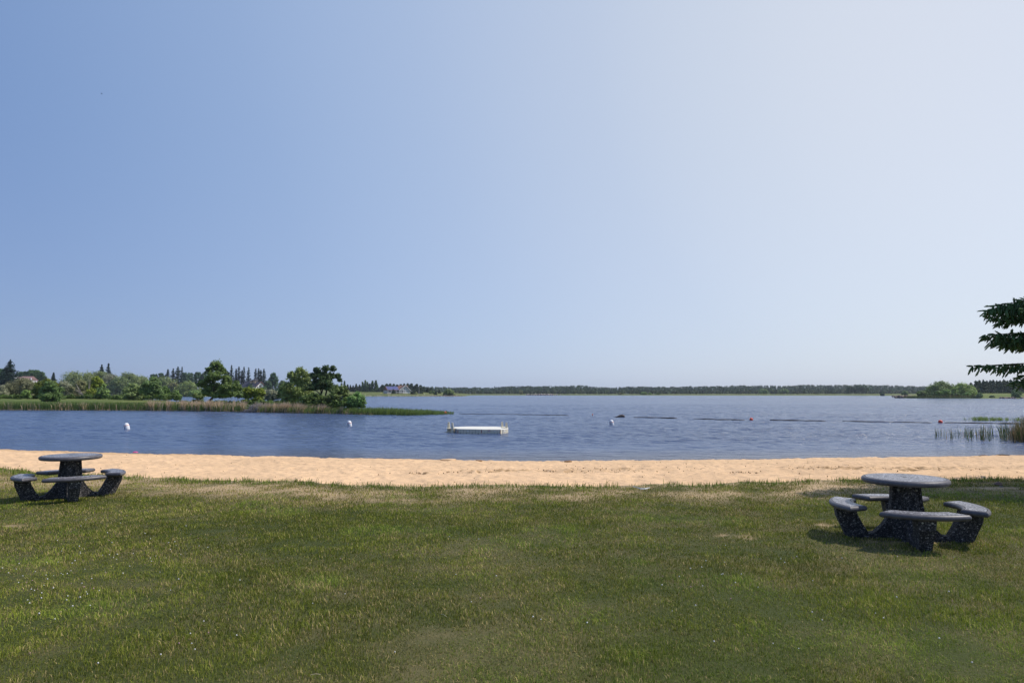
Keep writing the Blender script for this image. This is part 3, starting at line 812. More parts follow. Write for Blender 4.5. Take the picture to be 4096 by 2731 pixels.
def crown_mesh(lobes, leaf, colr, g, dens=1.0, rag=1.0, droop=0.0, sub=None, var=.28, n_max=9000):
    """lobes: (centre, rx, ry, rz); leaf clumps gathered in sub-clumps over each lobe"""
    out = []
    base = np.array(colr) * 2.35
    area = sum(4 * rx * rz + 2 * rx * ry for _, rx, ry, rz in lobes)
    tot = min(n_max, int(dens * 5.0 * area / (leaf * leaf * .5)))
    for c, rx, ry, rz in lobes:
        share = (4 * rx * rz + 2 * rx * ry) / area
        n = max(30, int(tot * share))
        k_ = sub or max(10, int(34 * min(3, (rx * rz) / (leaf * leaf * 40) + .5)))
        d = g.normal(size=(k_, 3)); d /= np.linalg.norm(d, axis=1)[:, None]
        d[:, 2] = np.where(d[:, 2] < -.55, -d[:, 2], d[:, 2])
        rad = .62 + .34 * g.random((k_, 1))
        sc = np.array([rx, ry, rz])
        centres = np.array(c) + d * sc * rad
        centres[:, 2] -= droop * rz * g.random(k_) * .4
        br = sc.mean() * (.20 + .15 * g.random((k_, 1))) * rag
        tint = 1 + var * (g.random((k_, 1)) * 2 - 1)
        wh = g.integers(0, k_, n)
        q = g.normal(size=(n, 3)); q /= np.linalg.norm(q, axis=1)[:, None]
        rr = (g.random((n, 1)) ** .45) * np.where(g.random((n, 1)) < .16, 1.75, 1.0)
        P = centres[wh] + q * rr * br[wh] * np.array([1.05, 1.05, .85 + droop * .5])
        N = q * .9 + d[wh] * .5 + g.normal(size=(n, 3)) * .45 + np.array([0, 0, .25]); N /= np.linalg.norm(N, axis=1)[:, None]
        C = base * tint[wh] * (.82 + .36 * g.random((n, 1))) * np.array([1, 1, 1]) + (g.random((n, 1)) - .5) * np.array([.02, .008, .0])
        out.append(leaf_quads(P, N, np.full(n, leaf), np.clip(C, .003, 1), g))
        # interior filling so that the crown is not see-through
        m_ = n // 4
        q = g.normal(size=(m_, 3)); q /= np.linalg.norm(q, axis=1)[:, None]
        P = np.array(c) + q * sc * (.62 * g.random((m_, 1)) ** .4)
        N = g.normal(size=(m_, 3)); N /= np.linalg.norm(N, axis=1)[:, None]
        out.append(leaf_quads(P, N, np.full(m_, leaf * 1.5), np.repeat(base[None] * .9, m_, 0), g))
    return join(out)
def trunk_bm(base, tops, r0, r1=None):
    bm = bmesh.new()
    base = Vector(base)
    mean = sum((Vector(t) for t in tops), Vector()) / len(tops)
    fork = base.lerp(mean, .38)
    tube(bm, [base - Vector((0, 0, .6)), base, base.lerp(fork, .5) + Vector((r0 * .6, 0, 0)), fork], [r0 * 1.2, r0, r0 * .8, r0 * .66], 7)
    for t in tops:
        t = Vector(t); m = fork.lerp(t, .5) + Vector((0, 0, (t - fork).length * .08))
        tube(bm, [fork - (m - fork) * .05, m, t], [r0 * .5, r0 * .32, r0 * .1], 6)
    return bm
seed_ = [100]
def leafy(name, label, cat, D, lobes, base, colr, leaf=None, dens=1.0, rag=1.0, droop=0.0, group=None, tr=None, depth=1.0, var=.28, stems=1, bark=None, nmax=9000):
    """lobes in photo pixels (cx, cy, rx, ry); D metres from the camera"""
    seed_[0] += 1; g = np.random.default_rng(seed_[0])
    s = D / F
    leaf = leaf or max(.13, D / 683 * .95)
    P0 = W(base[0], base[1], D)
    L = []
    if cat == 'shrub' or name == 'willow_tree':
        xa = min(q[0] - q[2] for q in lobes); xb = max(q[0] + q[2] for q in lobes); hb = (base[1] - min(q[1] for q in lobes)) * .16
        lobes = list(lobes) + [(xa + (xb - xa) * f_, base[1] - hb * .7, (xb - xa) * .2, hb * 1.25) for f_ in (.25, .5, .75)]
    for i, (cx, cy, rx, ry) in enumerate(lobes):
        c = W(cx, cy, D) - P0
        off = (g.random() - .5) * rx * s * .9 if len(lobes) > 1 else 0
        L.append(((c.x, off, c.z), rx * s, rx * s * depth * (.8 if len(lobes) > 3 else 1), ry * s))
    root = empty(name, P0)
    tag(root, label, cat, group)
    V, Fc, C = crown_mesh(L, leaf, colr, g, dens, rag, droop, var=var, n_max=nmax)
    from_np('crown', V, Fc, M_leaf, root, C)
    tr = tr or max(.05, .012 * D / 100 * max(l_[2] for l_ in lobes))
    hi = sorted(L, key=lambda q: -q[1])[:4]
    bm = trunk_bm((0, 0, 0), [q[0] for q in hi], tr)
    for k_ in range(stems - 1):
        dx = (k_ + 1) * tr * 4
        tube(bm, [(dx * .3, 0, -.6), (dx, .1, L[0][0][2] * .5), (dx * 2.2, .2, L[0][0][2])], [tr * .8, tr * .55, tr * .2], 6)
    from_bm('trunk', bm, bark or M_bark, root)
    return root
def conifer_arrays(H_, Rb, g, levels, per, colr, leaf, slope=.35, taper=.85, ragged=.25, z0=.06, thick=1.0):
    """layers of drooping boughs made of needle faces"""
    out = []
    ts = np.linspace(z0, 1.0, levels)
    for t in ts:
        r = Rb * (1 - t) ** taper + .02 * Rb
        n = max(4, int(per * (1 - .5 * t)))
        az = g.random(n) * 2 * np.pi
        for a in az:
            rl = r * (1 - ragged + 2 * ragged * g.random())
            k_ = max(3, int(rl / (leaf * .45) * thick))
            f = (np.arange(k_) + g.random(k_)) / k_
            wob = (g.random(k_) - .5) * (rl * .45) * (1 - f * .4)
            x = np.cos(a) * rl * f - np.sin(a) * wob; y = np.sin(a) * rl * f + np.cos(a) * wob
            z = t * H_ - slope * rl * f + .18 * rl * f * f + (g.random(k_) - .5) * leaf * .5
            P = np.stack([x, y, z], -1)
            N = np.stack([np.cos(a) * .5 + g.normal(size=k_) * .5, np.sin(a) * .5 + g.normal(size=k_) * .5, .8 + g.normal(size=k_) * .5], -1)
            N /= np.linalg.norm(N, axis=1)[:, None]
            C = np.array(colr) * (.7 + .7 * g.random((k_, 1))) * (.85 + .3 * g.random())
            out.append(leaf_quads(P, N, np.full(k_, leaf * 1.25), C, g))
    # leader and core
    k_ = int(levels * 3)
    P = np.stack([g.normal(size=k_) * .03 * Rb, g.normal(size=k_) * .03 * Rb, H_ * (.1 + .93 * np.linspace(0, 1, k_))], -1)
    N = g.normal(size=(k_, 3)); N /= np.linalg.norm(N, axis=1)[:, None]
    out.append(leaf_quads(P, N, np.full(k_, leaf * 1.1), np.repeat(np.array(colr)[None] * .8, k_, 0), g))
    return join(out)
def conifer(name, label, D, px, ytop, ybase, hw, colr=SPR, group=None, levels=18, per=9, taper=.85, ragged=.25, leaf=None, slope=.35, thick=1.0, cat='spruce tree', z0=.06):
    seed_[0] += 1; g = np.random.default_rng(seed_[0])
    s = D / F
    P0 = W(px, ybase, D)
    H_ = (ybase - ytop) * s; Rb = hw * s * 1.2
    leaf = (leaf or max(.15, D / 683 * .9)) * 1.35; per = int(per * 2.2); colr = tuple(v_ * 1.5 for v_ in colr)
    root = empty(name, P0); tag(root, label, cat, group)
    V, Fc, C = conifer_arrays(H_, Rb, g, levels, per, colr, leaf, slope, taper, ragged, z0, thick)
    from_np('crown', V, Fc, M_needle, root, C)
    bm = bmesh.new(); tube(bm, [(0, 0, -1.0), (0, 0, H_ * .5), (0, 0, H_ * .97)], [H_ * .02, H_ * .013, H_ * .003], 6)
    from_bm('trunk', bm, M_bark, root)
    return root
def clone(o, D, px, ybase, sc, label, group=None, rz=0.0):
    c = copy_tree(o); P = W(px, ybase, D); c.location = P; c.scale = sc if isinstance(sc, tuple) else (sc, sc, sc); c.rotation_euler.z = rz
    c['label'] = label
    if group: c['group'] = group
    elif 'group' in c: del c['group']
    return c
def blob(cx, top, hw, base, n=5, g=random):
    """a rounded crown: one wide low lobe row and a few upper ones"""
    h = base - top
    L = [(cx, top + h * .42, hw * .72, h * .40), (cx - hw * .45, top + h * .60, hw * .5, h * .36), (cx + hw * .45, top + h * .58, hw * .52, h * .37)]
    if n > 3: L += [(cx - hw * .2, top + h * .28, hw * .42, h * .26), (cx + hw * .25, top + h * .30, hw * .40, h * .27)]
    if n > 5: L += [(cx - hw * .1, top + h * .72, hw * .6, h * .27), (cx + hw * .62, top + h * .78, hw * .34, h * .2), (cx - hw * .66, top + h * .78, hw * .33, h * .2)]
    return L

# --- trees on the spit
leafy('leafy_tree', 'tallest leafy tree on the spit, open topped with dark limbs showing', 'tree', 101,
      [(857, 1466, 27, 26), (836, 1486, 20, 20), (879, 1475, 16, 18), (898, 1486, 14, 16), (866, 1508, 40, 24), (832, 1520, 26, 18), (901, 1522, 26, 24), (812, 1538, 24, 20), (848, 1550, 45, 22), (905, 1552, 34, 24), (822, 1572, 30, 17), (870, 1580, 42, 20), (915, 1578, 34, 18), (945, 1545, 18, 18)],
      (840, 1601), MID, .20, 1.0, .95, tr=.22, nmax=14000)
leafy('leafy_tree', 'dark broad crowned tree with two bare trunks near the tip of the spit', 'tree', 83,
      [(1270, 1482, 17, 17), (1304, 1476, 19, 18), (1331, 1476, 14, 18), (1255, 1505, 20, 18), (1290, 1505, 26, 20), (1325, 1505, 20, 18), (1350, 1505, 14, 16), (1358, 1521, 12, 10), (1262, 1530, 26, 18), (1305, 1530, 34, 18), (1248, 1552, 30, 18), (1318, 1552, 26, 16), (1278, 1545, 40, 20), (1300, 1512, 34, 20), (1276, 1500, 24, 18)],
      (1286, 1606), DRK, .17, 1.0, .92, tr=.17, stems=2, nmax=12000)
leafy('willow_tree', 'pale olive tree with feathery crown just left of the dark two trunked tree', 'tree', 89,
      [(1203, 1492, 27, 26), (1172, 1503, 24, 22), (1228, 1510, 22, 24), (1178, 1525, 40, 26), (1215, 1540, 38, 28), (1160, 1550, 32, 24), (1196, 1565, 46, 24), (1146, 1578, 28, 20), (1230, 1575, 26, 20)],
      (1195, 1606), (.135, .165, .048), .17, 1.1, .95, droop=.4, tr=.12, nmax=11000)
leafy('shrub', 'dark green undergrowth shrub beneath the two trunked tree', 'shrub', 82, [(1255, 1592, 36, 18), (1290, 1598, 30, 14), (1225, 1594, 26, 14)], (1255, 1612), MID, .16, .9, 1.0, tr=.04)
leafy('shrub', 'loose dull green shrub right of the two bare trunks', 'shrub', 80, [(1345, 1568, 34, 28), (1372, 1565, 22, 24), (1335, 1592, 36, 18), (1385, 1590, 22, 18)], (1350, 1614), (.075, .100, .028), .17, .9, 1.0, tr=.06)
leafy('shrub', 'round bright green shrub at the right end of the spit', 'shrub', 77, [(1428, 1588, 26, 22), (1412, 1604, 26, 22), (1446, 1604, 22, 24), (1430, 1615, 34, 16)], (1430, 1630), (.090, .150, .042), .16, 1.1, 1.0, tr=.05)
leafy('shrub', 'low yellow green shrub behind the bright round one on the spit', 'shrub', 78, [(1392, 1604, 22, 18), (1375, 1614, 20, 12)], (1390, 1624), (.11, .15, .03), .16, 1.0, 1.0, tr=.04)
leafy('leafy_tree', 'slim green tree hugging the right side of the tallest spit tree', 'tree', 104, [(950, 1560, 18, 22), (945, 1535, 12, 16), (956, 1580, 16, 18)], (951, 1606), (.065, .10, .028), .18, 1.0, 1.0, tr=.06)
leafy('shrub', 'bright yellow green shrub below the dark roofed house', 'shrub', 108, [(990, 1565, 22, 18), (1012, 1575, 24, 22), (985, 1585, 22, 16), (1040, 1570, 22, 20), (1030, 1592, 28, 14)], (1010, 1610), YEL, .18, .95, 1.0, tr=.06)
leafy('shrub', 'grey green shrub left of the pale olive spit tree', 'shrub', 106, [(1085, 1580, 24, 18), (1105, 1588, 20, 16), (1075, 1594, 22, 14)], (1090, 1610), GRY, .18, .95, 1.0, tr=.06)
leafy('leafy_tree', 'dark green low tree tucked at the left foot of the pale olive tree', 'tree', 98, [(1134, 1555, 18, 20), (1130, 1580, 20, 20), (1150, 1590, 16, 14)], (1135, 1608), (.065, .095, .022), .18, 1.0, 1.0, tr=.07)
leafy('shrub', 'dense bushy shrub standing out in front on the left meadow of the spit', 'shrub', 112, [(205, 1545, 26, 22), (185, 1565, 28, 24), (222, 1568, 28, 24), (200, 1588, 36, 18), (236, 1588, 18, 12)], (205, 1606), (.070, .110, .032), .18, 1.1, 1.0, tr=.08)
leafy('shrub', 'dark yellow tinged tree behind the front meadow shrub at left', 'shrub', 150, [(168, 1545, 24, 22), (195, 1535, 24, 18), (155, 1565, 26, 20), (215, 1540, 18, 16)], (175, 1590), (.085, .105, .014), .22, 1.0, 1.0, tr=.1)
leafy('willow_tree', 'wide grey olive willow in front of the red roofed house', 'tree', 165, [(85, 1530, 36, 24), (55, 1548, 34, 24), (115, 1545, 32, 24), (80, 1565, 50, 20), (35, 1568, 26, 18)], (85, 1592), (.120, .120, .062), .24, .85, 1.0, droop=.5, tr=.14)
leafy('shrub', 'pale willow shrub cut off by the left edge of the photo', 'shrub', 160, [(2, 1560, 24, 20), (-25, 1555, 24, 24), (10, 1575, 26, 14)], (0, 1592), GRY, .24, 1.0, 1.0, tr=.08)
leafy('shrub', 'small light green shrub between the grey willow and the dark yellow tinged tree', 'shrub', 148, [(112, 1572, 18, 14), (98, 1580, 16, 10)], (110, 1590), LGT, .22, 1.0, 1.0, tr=.06)
leafy('willow_tree', 'grey green rounded willow right of the front meadow shrub', 'tree', 168, [(245, 1545, 26, 22), (268, 1550, 22, 20), (255, 1568, 34, 20), (240, 1582, 28, 12)], (252, 1592), GRY, .25, 1.0, 1.0, droop=.4, tr=.1)
leafy('leafy_tree', 'leaning olive tree with bare pale stems at its foot', 'tree', 162, [(315, 1540, 26, 18), (330, 1555, 28, 20), (302, 1562, 24, 18), (320, 1578, 30, 12)], (340, 1592), OLV, .24, .9, 1.0, tr=.08, bark=M_bark_pale)
leafy('leafy_tree', 'tall yellow green tree beside the bare pale stems on the spit', 'tree', 152, [(378, 1525, 22, 20), (365, 1545, 22, 22), (396, 1540, 20, 22), (372, 1570, 26, 20)], (378, 1592), YEL, .22, 1.0, 1.0, tr=.1)
leafy('shrub', 'light green pointed shrub left of the water gap behind the spit', 'shrub', 148, [(414, 1545, 10, 14), (410, 1565, 18, 20), (425, 1572, 16, 16), (395, 1578, 16, 12)], (410, 1592), (.115, .165, .050), .22, 1.0, 1.0, tr=.06)
leafy('shrub', 'pale grey green round shrub right of the first water gap', 'shrub', 134, [(532, 1550, 28, 18), (515, 1565, 26, 18), (550, 1565, 24, 18), (530, 1580, 36, 14)], (532, 1596), (.125, .160, .058), .2, 1.0, 1.0, tr=.08)
leafy('leafy_tree', 'light green peaked tree in the middle of the spit thicket', 'tree', 132, [(612, 1522, 18, 16), (595, 1540, 24, 20), (625, 1540, 22, 20), (582, 1562, 22, 20), (605, 1570, 38, 20), (635, 1568, 18, 18)], (605, 1596), (.095, .140, .045), .2, 1.05, 1.0, tr=.1)
leafy('shrub', 'dark green shrub right of the peaked light green tree', 'shrub', 136, [(655, 1562, 22, 16), (668, 1572, 16, 16), (645, 1578, 22, 14)], (655, 1596), (.055, .095, .018), .2, 1.0, 1.0, tr=.07)
leafy('shrub', 'small pointed green shrub standing against the second water gap', 'shrub', 122, [(706, 1570, 10, 10), (704, 1584, 16, 12), (715, 1588, 12, 9)], (706, 1600), (.095, .145, .035), .19, 1.0, 1.0, tr=.05)
leafy('shrub', 'spindly olive shrub at the left foot of the tallest spit tree', 'shrub', 108, [(785, 1585, 24, 12), (800, 1590, 20, 10)], (790, 1604), (.080, .105, .030), .18, .8, 1.0, tr=.04)

# low continuous undergrowth on the spit
g = np.random.default_rng(5)
Ls = []
for cx in np.arange(-40, 700, 13):
    D = np.interp(cx, [0, 400, 700], [158, 150, 124]); P = W(cx + g.normal() * 4, 1590 + g.normal() * 1.2, D + g.normal() * 4)
    Ls.append(((P.x, P.y, P.z), .8 + g.random() * .6, .8, .45 + .35 * g.random()))
for cx in np.arange(720, 1420, 14):
    D = np.interp(cx, [700, 900, 1060, 1300, 1420], [114, 106, 98, 86, 80]); P = W(cx + g.normal() * 4, 1612 + g.normal() * 2 + (cx - 700) * .012, D + g.normal() * 2)
    Ls.append(((P.x, P.y, P.z), .7 + g.random() * .4, .6, .35 + .25 * g.random()))
V, Fc, C = crown_mesh(Ls, .2, (.055, .085, .018), g, 1.0, 1.2, sub=6, n_max=40000)
tag(from_np('undergrowth', V, Fc, M_leaf, C=C), 'low green undergrowth covering the spit behind the reeds', 'undergrowth', kind='stuff')

# --- bay shore behind the spit
BAY = [  # px, top, halfwidth, base, D, colour, label, n
    (297, 1477, 42, 1586, 492, WIL, 'tall grey green willow at the left end of the far bay shore row', 6),
    (352, 1480, 34, 1586, 505, WIL, 'grey green willow under the two small dark spruces', 6),
    (398, 1476, 36, 1586, 512, WIL, 'high crowned willow right of the paired dark spruce tops', 6),
    (440, 1490, 34, 1586, 496, GRY, 'greyer willow in the middle of the bay shore row', 6),
    (478, 1502, 40, 1586, 484, (.100, .128, .045), 'willow with dark hollow overhanging the first water gap', 6),
    (512, 1482, 36, 1586, 500, WIL, 'pale willow crown above the pale grey green shrub', 6),
    (555, 1495, 40, 1586, 495, WIL, 'willow between the pale crown and the peaked light green tree', 6),
    (648, 1503, 48, 1587, 486, (.110, .135, .052), 'wide domed willow behind the dark green shrub', 8),
    (690, 1528, 26, 1587, 480, OLV, 'small olive willow filling the dip beside the wide domed willow', 5),
    (750, 1523, 44, 1587, 478, (.120, .150, .045), 'broad light willow mound over the second water gap', 8),
    (785, 1560, 26, 1588, 470, LGT, 'low pale bush at the water right of the broad willow mound', 5),
    (1068, 1558, 30, 1588, 472, GRY, 'grey bush on the bay shore below the white gabled house', 5),
    (1120, 1552, 26, 1588, 474, BLU, 'dark green bush on the bay shore right of the white gable', 5),
]
for px, top, hw, base, D, c_, lb, n in BAY:
    leafy('willow_tree' if hw > 28 else 'shrub', lb, 'tree' if hw > 28 else 'shrub', D, blob(px, top, hw * 1.4, base, n), (px, base), c_, D / 683 * .95, .95, .95, droop=.6, tr=.35, nmax=6000)
BACK = [
    (8, 1470, 26, 1545, 430, (.040, .075, .025), 'dark green tree at the very left edge behind the big spruce'),
    (78, 1484, 22, 1530, 560, (.040, .075, .025), 'dark green tree just right of the big left spruce'),
    (104, 1482, 20, 1540, 555, (.045, .080, .028), 'dark green tree above the left part of the red roof'),
    (124, 1477, 20, 1545, 552, (.045, .085, .028), 'dark green tree above the middle of the red roof'),
    (146, 1476, 20, 1550, 550, (.048, .088, .028), 'rounded dark tree above the right end of the red roof'),
    (166, 1484, 18, 1550, 545, (.045, .080, .026), 'last dark tree to the right of the red roof, sloping crown'),
    (178, 1500, 14, 1550, 540, (.050, .075, .030), 'small spreading pine like tree leaning right of the dark row'),
    (615, 1493, 24, 1560, 640, BLU, 'hazy dark tree behind the willows, left of the dark spruces'),
    (644, 1489, 20, 1560, 640, BLU, 'hazy dark tree touching the left dark spruce'),
    (738, 1488, 20, 1560, 650, BLU, 'hazy dark round tree just right of the thin spruce'),
    (760, 1486, 18, 1560, 655, BLU, 'second hazy round tree right of the thin spruce'),
    (792, 1483, 22, 1562, 645, (.032, .062, .028), 'large dark tree above the white lamp'),
    (815, 1488, 16, 1560, 645, BLU, 'dark tree whose crown meets the tallest spit tree'),
    (908, 1481, 16, 1560, 640, BLU, 'dark tree showing just right of the tallest spit tree'),
    (1092, 1489, 25, 1568, 560, (.042, .078, .034), 'free standing tall dark green tree right of the white gabled house'),
    (1072, 1520, 18, 1570, 556, (.042, .075, .032), 'lower tree at the left of the free standing tall tree'),
    (1130, 1520, 20, 1575, 540, (.070, .100, .028), 'medium tree left behind the pale olive spit tree'),
    (1055, 1545, 16, 1580, 540, (.060, .100, .035), 'small tree in front of the right wall of the white gabled house'),
    (975, 1548, 20, 1582, 520, (.060, .090, .030), 'small green tree below the dark roof'),
    (1000, 1535, 12, 1575, 530, (.050, .080, .030), 'small tree in front of the balcony of the white gabled house'),
    (930, 1550, 20, 1585, 520, (.050, .080, .028), 'round green tree left of the dark roofed house'),
]
for px, top, hw, base, D, c_, lb in BACK:
    leafy('leafy_tree', lb, 'tree', D, blob(px, top, hw, base, 5), (px, base), c_, D / 683 * .95, .95, .85, tr=.3, nmax=4000)
# spruces behind the bay
conifer('spruce_tree', 'big ragged dark spruce near the left edge of the photo', 300, 35, 1441, 1556, 52, SPR, levels=22, per=10, ragged=.35, thick=1.3, taper=.8)
conifer('spruce_tree', 'small lone cone shaped spruce against the sky in the left gap', 430, 212, 1492, 1545, 15, SPR, levels=14, per=9, thick=1.4)
conifer('spruce_tree', 'left one of two spruce tips poking over the willows', 560, 405, 1461, 1520, 17, SPR2, levels=14, thick=1.3)
conifer('spruce_tree', 'right and taller one of two spruce tips poking over the willows', 560, 431, 1456, 1530, 19, SPR2, levels=14, thick=1.3)
GS = 'dark spruces behind the middle willows'
conifer('spruce_tree', 'shortest dark spruce at the left of the dense dark clump', 620, 669, 1480, 1560, 16, SPR2, GS, 15, thick=1.4, taper=.6)
conifer('spruce_tree', 'second dark spruce in the dense dark clump', 620, 690, 1477, 1565, 18, SPR2, GS, 15, thick=1.4, taper=.6)
conifer('spruce_tree', 'broad tallest dark spruce of the dense clump', 620, 709, 1470, 1565, 21, SPR2, GS, 16, thick=1.5, taper=.55)
conifer('spruce_tree', 'thin gappy spruce at the right of the dense dark clump', 615, 725, 1470, 1560, 10, SPR2, GS, 14, per=6, thick=1.0, taper=.5, ragged=.4)
GN = 'tall narrow spruces around the white gabled house'
for px, top, hw, lb, tp in [(923, 1465, 21, 'broad cone spruce right of the tallest spit tree', .8), (942, 1478, 12, 'narrow spruce squeezed behind the broad cone spruce', .5), (953, 1470, 13, 'narrow dark spruce second left of the dark roof', .5),
                            (966, 1484, 7, 'faint thin spruce above the left end of the dark roof', .4), (973, 1471, 9, 'thin spruce with gaps above the dark roof', .4), (992, 1473, 12, 'narrow spruce standing alone above the first cupola', .5),
                            (1021, 1476, 9, 'slender spruce just right of the second cupola', .4), (1032, 1477, 8, 'slender spruce next to the ridge end of the dark roof', .4), (1041, 1483, 9, 'shorter slender spruce behind the white gable peak', .4), (1053, 1478, 14, 'fullest spruce at the right of the white gable', .5)]:
    conifer('spruce_tree', lb, 640, px, top, 1570, hw, SPR2, GN, 17, per=8, thick=1.2, taper=tp, ragged=.3)

# --- poplars, pines and spruces on the shore around the solar panelled house
POP = (.050, .085, .026)
for px, top, hw, lb in [(1366, 1531, 7, 'faint slim poplar emerging right of the two trunked spit tree'), (1378, 1523, 7, 'first tall slim poplar right of the spit trees'), (1450, 1526, 8, 'left poplar of the middle trio'), (1461, 1521, 8, 'tallest poplar of the middle trio'), (1470, 1526, 8, 'right poplar of the middle trio, slightly shorter'),
                        (1489, 1522, 9, 'left of the two separate tall poplars nearer the house'), (1504, 1520, 11, 'thickest tall poplar, last before the solar panelled house')]:
    leafy('poplar_tree', lb, 'tree', 650, [(px, top + 8, hw * .5, 9), (px, top + 20, hw * .75, 11), (px - 1, top + 33, hw * .95, 12), (px + 1, top + 44, hw * 1.1, 9)], (px, 1576), POP, .85, 1.1, 1.0, group='slim poplars left of the solar panelled house', tr=.3, nmax=1500)
for i, (px, top, hw, base, D, lb) in enumerate([
    (1390, 1540, 10, 1573, 655, 'dark spruce just right of the first tall poplar'), (1401, 1543, 9, 1573, 655, 'small dark spruce in the low dip before the poplar trio'), (1412, 1544, 10, 1573, 650, 'low dark spruce left of the spreading one'),
    (1424, 1537, 13, 1573, 650, 'spreading dark spruce halfway between first poplar and poplar trio'), (1438, 1540, 11, 1573, 655, 'dark spruce at the left foot of the poplar trio'), (1478, 1536, 10, 1573, 660, 'dark spruce filling the gap after the poplar trio'), (1516, 1552, 9, 1573, 640, 'light low tree right of the thickest poplar'),
    (1573.5, 1559, 7, 1577, 566, 'small dark cone spruce on the lawn in front of the solar panels'), (1652, 1558, 11, 1580, 560, 'bushy dark spruce at the right front corner of the solar panelled house'), (1680, 1558, 9, 1574, 575, 'dark spruce at the foot of the pale pole'),
    (1711, 1552, 9, 1571, 620, 'dark spruce on the lawn edge well right of the pale pole'), (1743, 1566, 5, 1580, 556, 'tiny dark spruce alone on the lawn left of the round willow'), (1757, 1562, 6, 1577, 600, 'small spruce between the tiny one and the round willow')]):
    conifer('spruce_tree', lb, D, px, top, base, hw, PINE, None, 13, per=8, thick=1.3, taper=.6, ragged=.35)
PN = [(1530, 1538, 12, 'left of the solar panels'), (1546, 1534, 14, 'above the left end of the solar panels'), (1560, 1533, 12, 'over the left third of the solar panels'), (1575, 1534, 11, 'over the middle of the solar panels'), (1589, 1537, 11, 'over the right end of the solar panels'),
      (1603, 1535, 12, 'left of the gable peak'), (1616, 1533, 10, 'directly left of the gable tip'), (1630, 1533, 11, 'directly right of the gable tip'), (1646, 1533, 14, 'tall, just right of the brown roof'), (1667, 1535, 13, 'between the brown roof and the pale pole'), (1682, 1539, 12, 'behind the pale pole'), (1695, 1545, 11, 'first low one right of the pale pole'), (1725, 1549, 10, 'last low one before the far wood')]
for px, top, hw, lb in PN:
    h_ = 1572 - top
    leafy('pine_tree', 'dark rough topped pine ' + lb, 'tree', 650, [(px, top + 5, hw * .5, 5), (px - hw * .3, top + 13, hw * .75, 7), (px + hw * .3, top + 18, hw * .8, 8), (px, top + h_ * .72, hw * .9, h_ * .26)], (px, 1573), PINE, .85, 1.0, .9, group='pines behind the solar panelled house', tr=.35, nmax=1600)
for px, top, hw, lb in [(1722, 1562, 7, 'small light green bush among the lawn spruces'), (1735, 1563, 6, 'small round bush left of the tiny lawn spruce'), (1784, 1566, 8, 'dark bush pressed against the left side of the round willow')]:
    leafy('shrub', lb, 'shrub', 580, blob(px, top, hw, 1576, 3), (px, 1577), MID, .8, 1, 1, tr=.1, nmax=800)
leafy('willow_tree', 'big round willow standing at the water on the right end of the house lawn', 'tree', 549, blob(1796, 1556, 25, 1586, 8), (1796, 1586), (.105, .140, .048), .75, 1.1, .95, droop=.5, tr=.35, nmax=5000)
for px, top, hw, base, D, c_, lb in [(2083, 1561, 9, 1575, 900, OLV, 'low olive bush at the left end of the far meadow'), (2480, 1571, 9, 1579, 850, OLV, 'low bush by the far bank left of the light green bush pair'), (2575, 1568, 16, 1580, 840, LGT, 'light green wide bush on the far shore'), (2600, 1572, 9, 1580, 840, LGT, 'smaller light green bush right beside the wide one on the far shore'), (2630, 1573, 14, 1580, 842, MID, 'green low bush pair end on the far shore, right of the light ones'),
    (3055, 1556, 22, 1577, 930, (.09, .135, .035), 'light green rounded tree clump in front of the far wood'), (3135, 1554, 24, 1577, 940, (.075, .115, .035), 'second rounded tree clump in front of the far wood'), (3445, 1538, 40, 1574, 860, (.040, .065, .032), 'dark broad tree mass projecting from the far wood'), (3400, 1543, 18, 1574, 865, (.045, .072, .035), 'dark tree at the left flank of the broad dark mass'),
    (3529, 1568, 10, 1584, 640, (.045, .075, .030), 'small dark bush alone on the far bank near the rocky point'), (3620, 1563, 16, 1579, 430, (.115, .15, .065), 'pale green bush behind the rocky point')]:
    leafy('shrub' if hw < 17 else 'leafy_tree', lb, 'shrub' if hw < 17 else 'tree', D, blob(px, top, hw, base, 5), (px, base), c_, D / 683 * .9, 1.0, .95, tr=.3, nmax=2500)

# --- right shore
leafy('willow_tree', 'larger rounded willow on the right shore', 'tree', 345, [(3768, 1543, 30, 20), (3740, 1555, 30, 22), (3800, 1552, 28, 22), (3720, 1570, 26, 16), (3762, 1565, 44, 20), (3815, 1568, 26, 18)], (3765, 1586), (.105, .140, .042), .5, 1.2, 1.1, droop=.5, tr=.4, nmax=9000)
leafy('willow_tree', 'smaller brighter willow right beside the larger one', 'tree', 340, [(3850, 1550, 28, 19), (3880, 1558, 22, 19), (3826, 1562, 24, 18), (3862, 1570, 40, 16), (3898, 1572, 12, 12)], (3860, 1587), (.135, .180, .048), .5, 1.2, 1.1, droop=.5, tr=.4, nmax=8000)
for px, top, hw, base, c_, lb in [(3688, 1563, 24, 1583, MID, 'dark green bush at the left foot of the larger right shore willow'), (3757, 1564, 14, 1584, LGT, 'pale pointed bush in front of the larger right shore willow'), (3785, 1556, 20, 1584, LGT, 'lighter green bush in front of the gap between the right shore willows'), (3868, 1570, 18, 1585, LGT, 'low light bush in front of the brighter willow'), (3828, 1572, 16, 1585, MID, 'low green bush where the two right shore willows meet'),
                                  (3917, 1572, 14, 1590, (.10, .14, .055), 'isolated pale bush at the water left of the right lawn'), (3968, 1581, 12, 1592, (.085, .115, .045), 'low scrub at the water below the spruce row'), (3900, 1583, 9, 1590, MID, 'tiny scrub between willow and isolated pale bush')]:
    leafy('shrub', lb, 'shrub', 330 if px < 3900 else 316, blob(px, top, hw, base, 5), (px, base), c_, .42, 1.1, 1, tr=.1, nmax=2500)
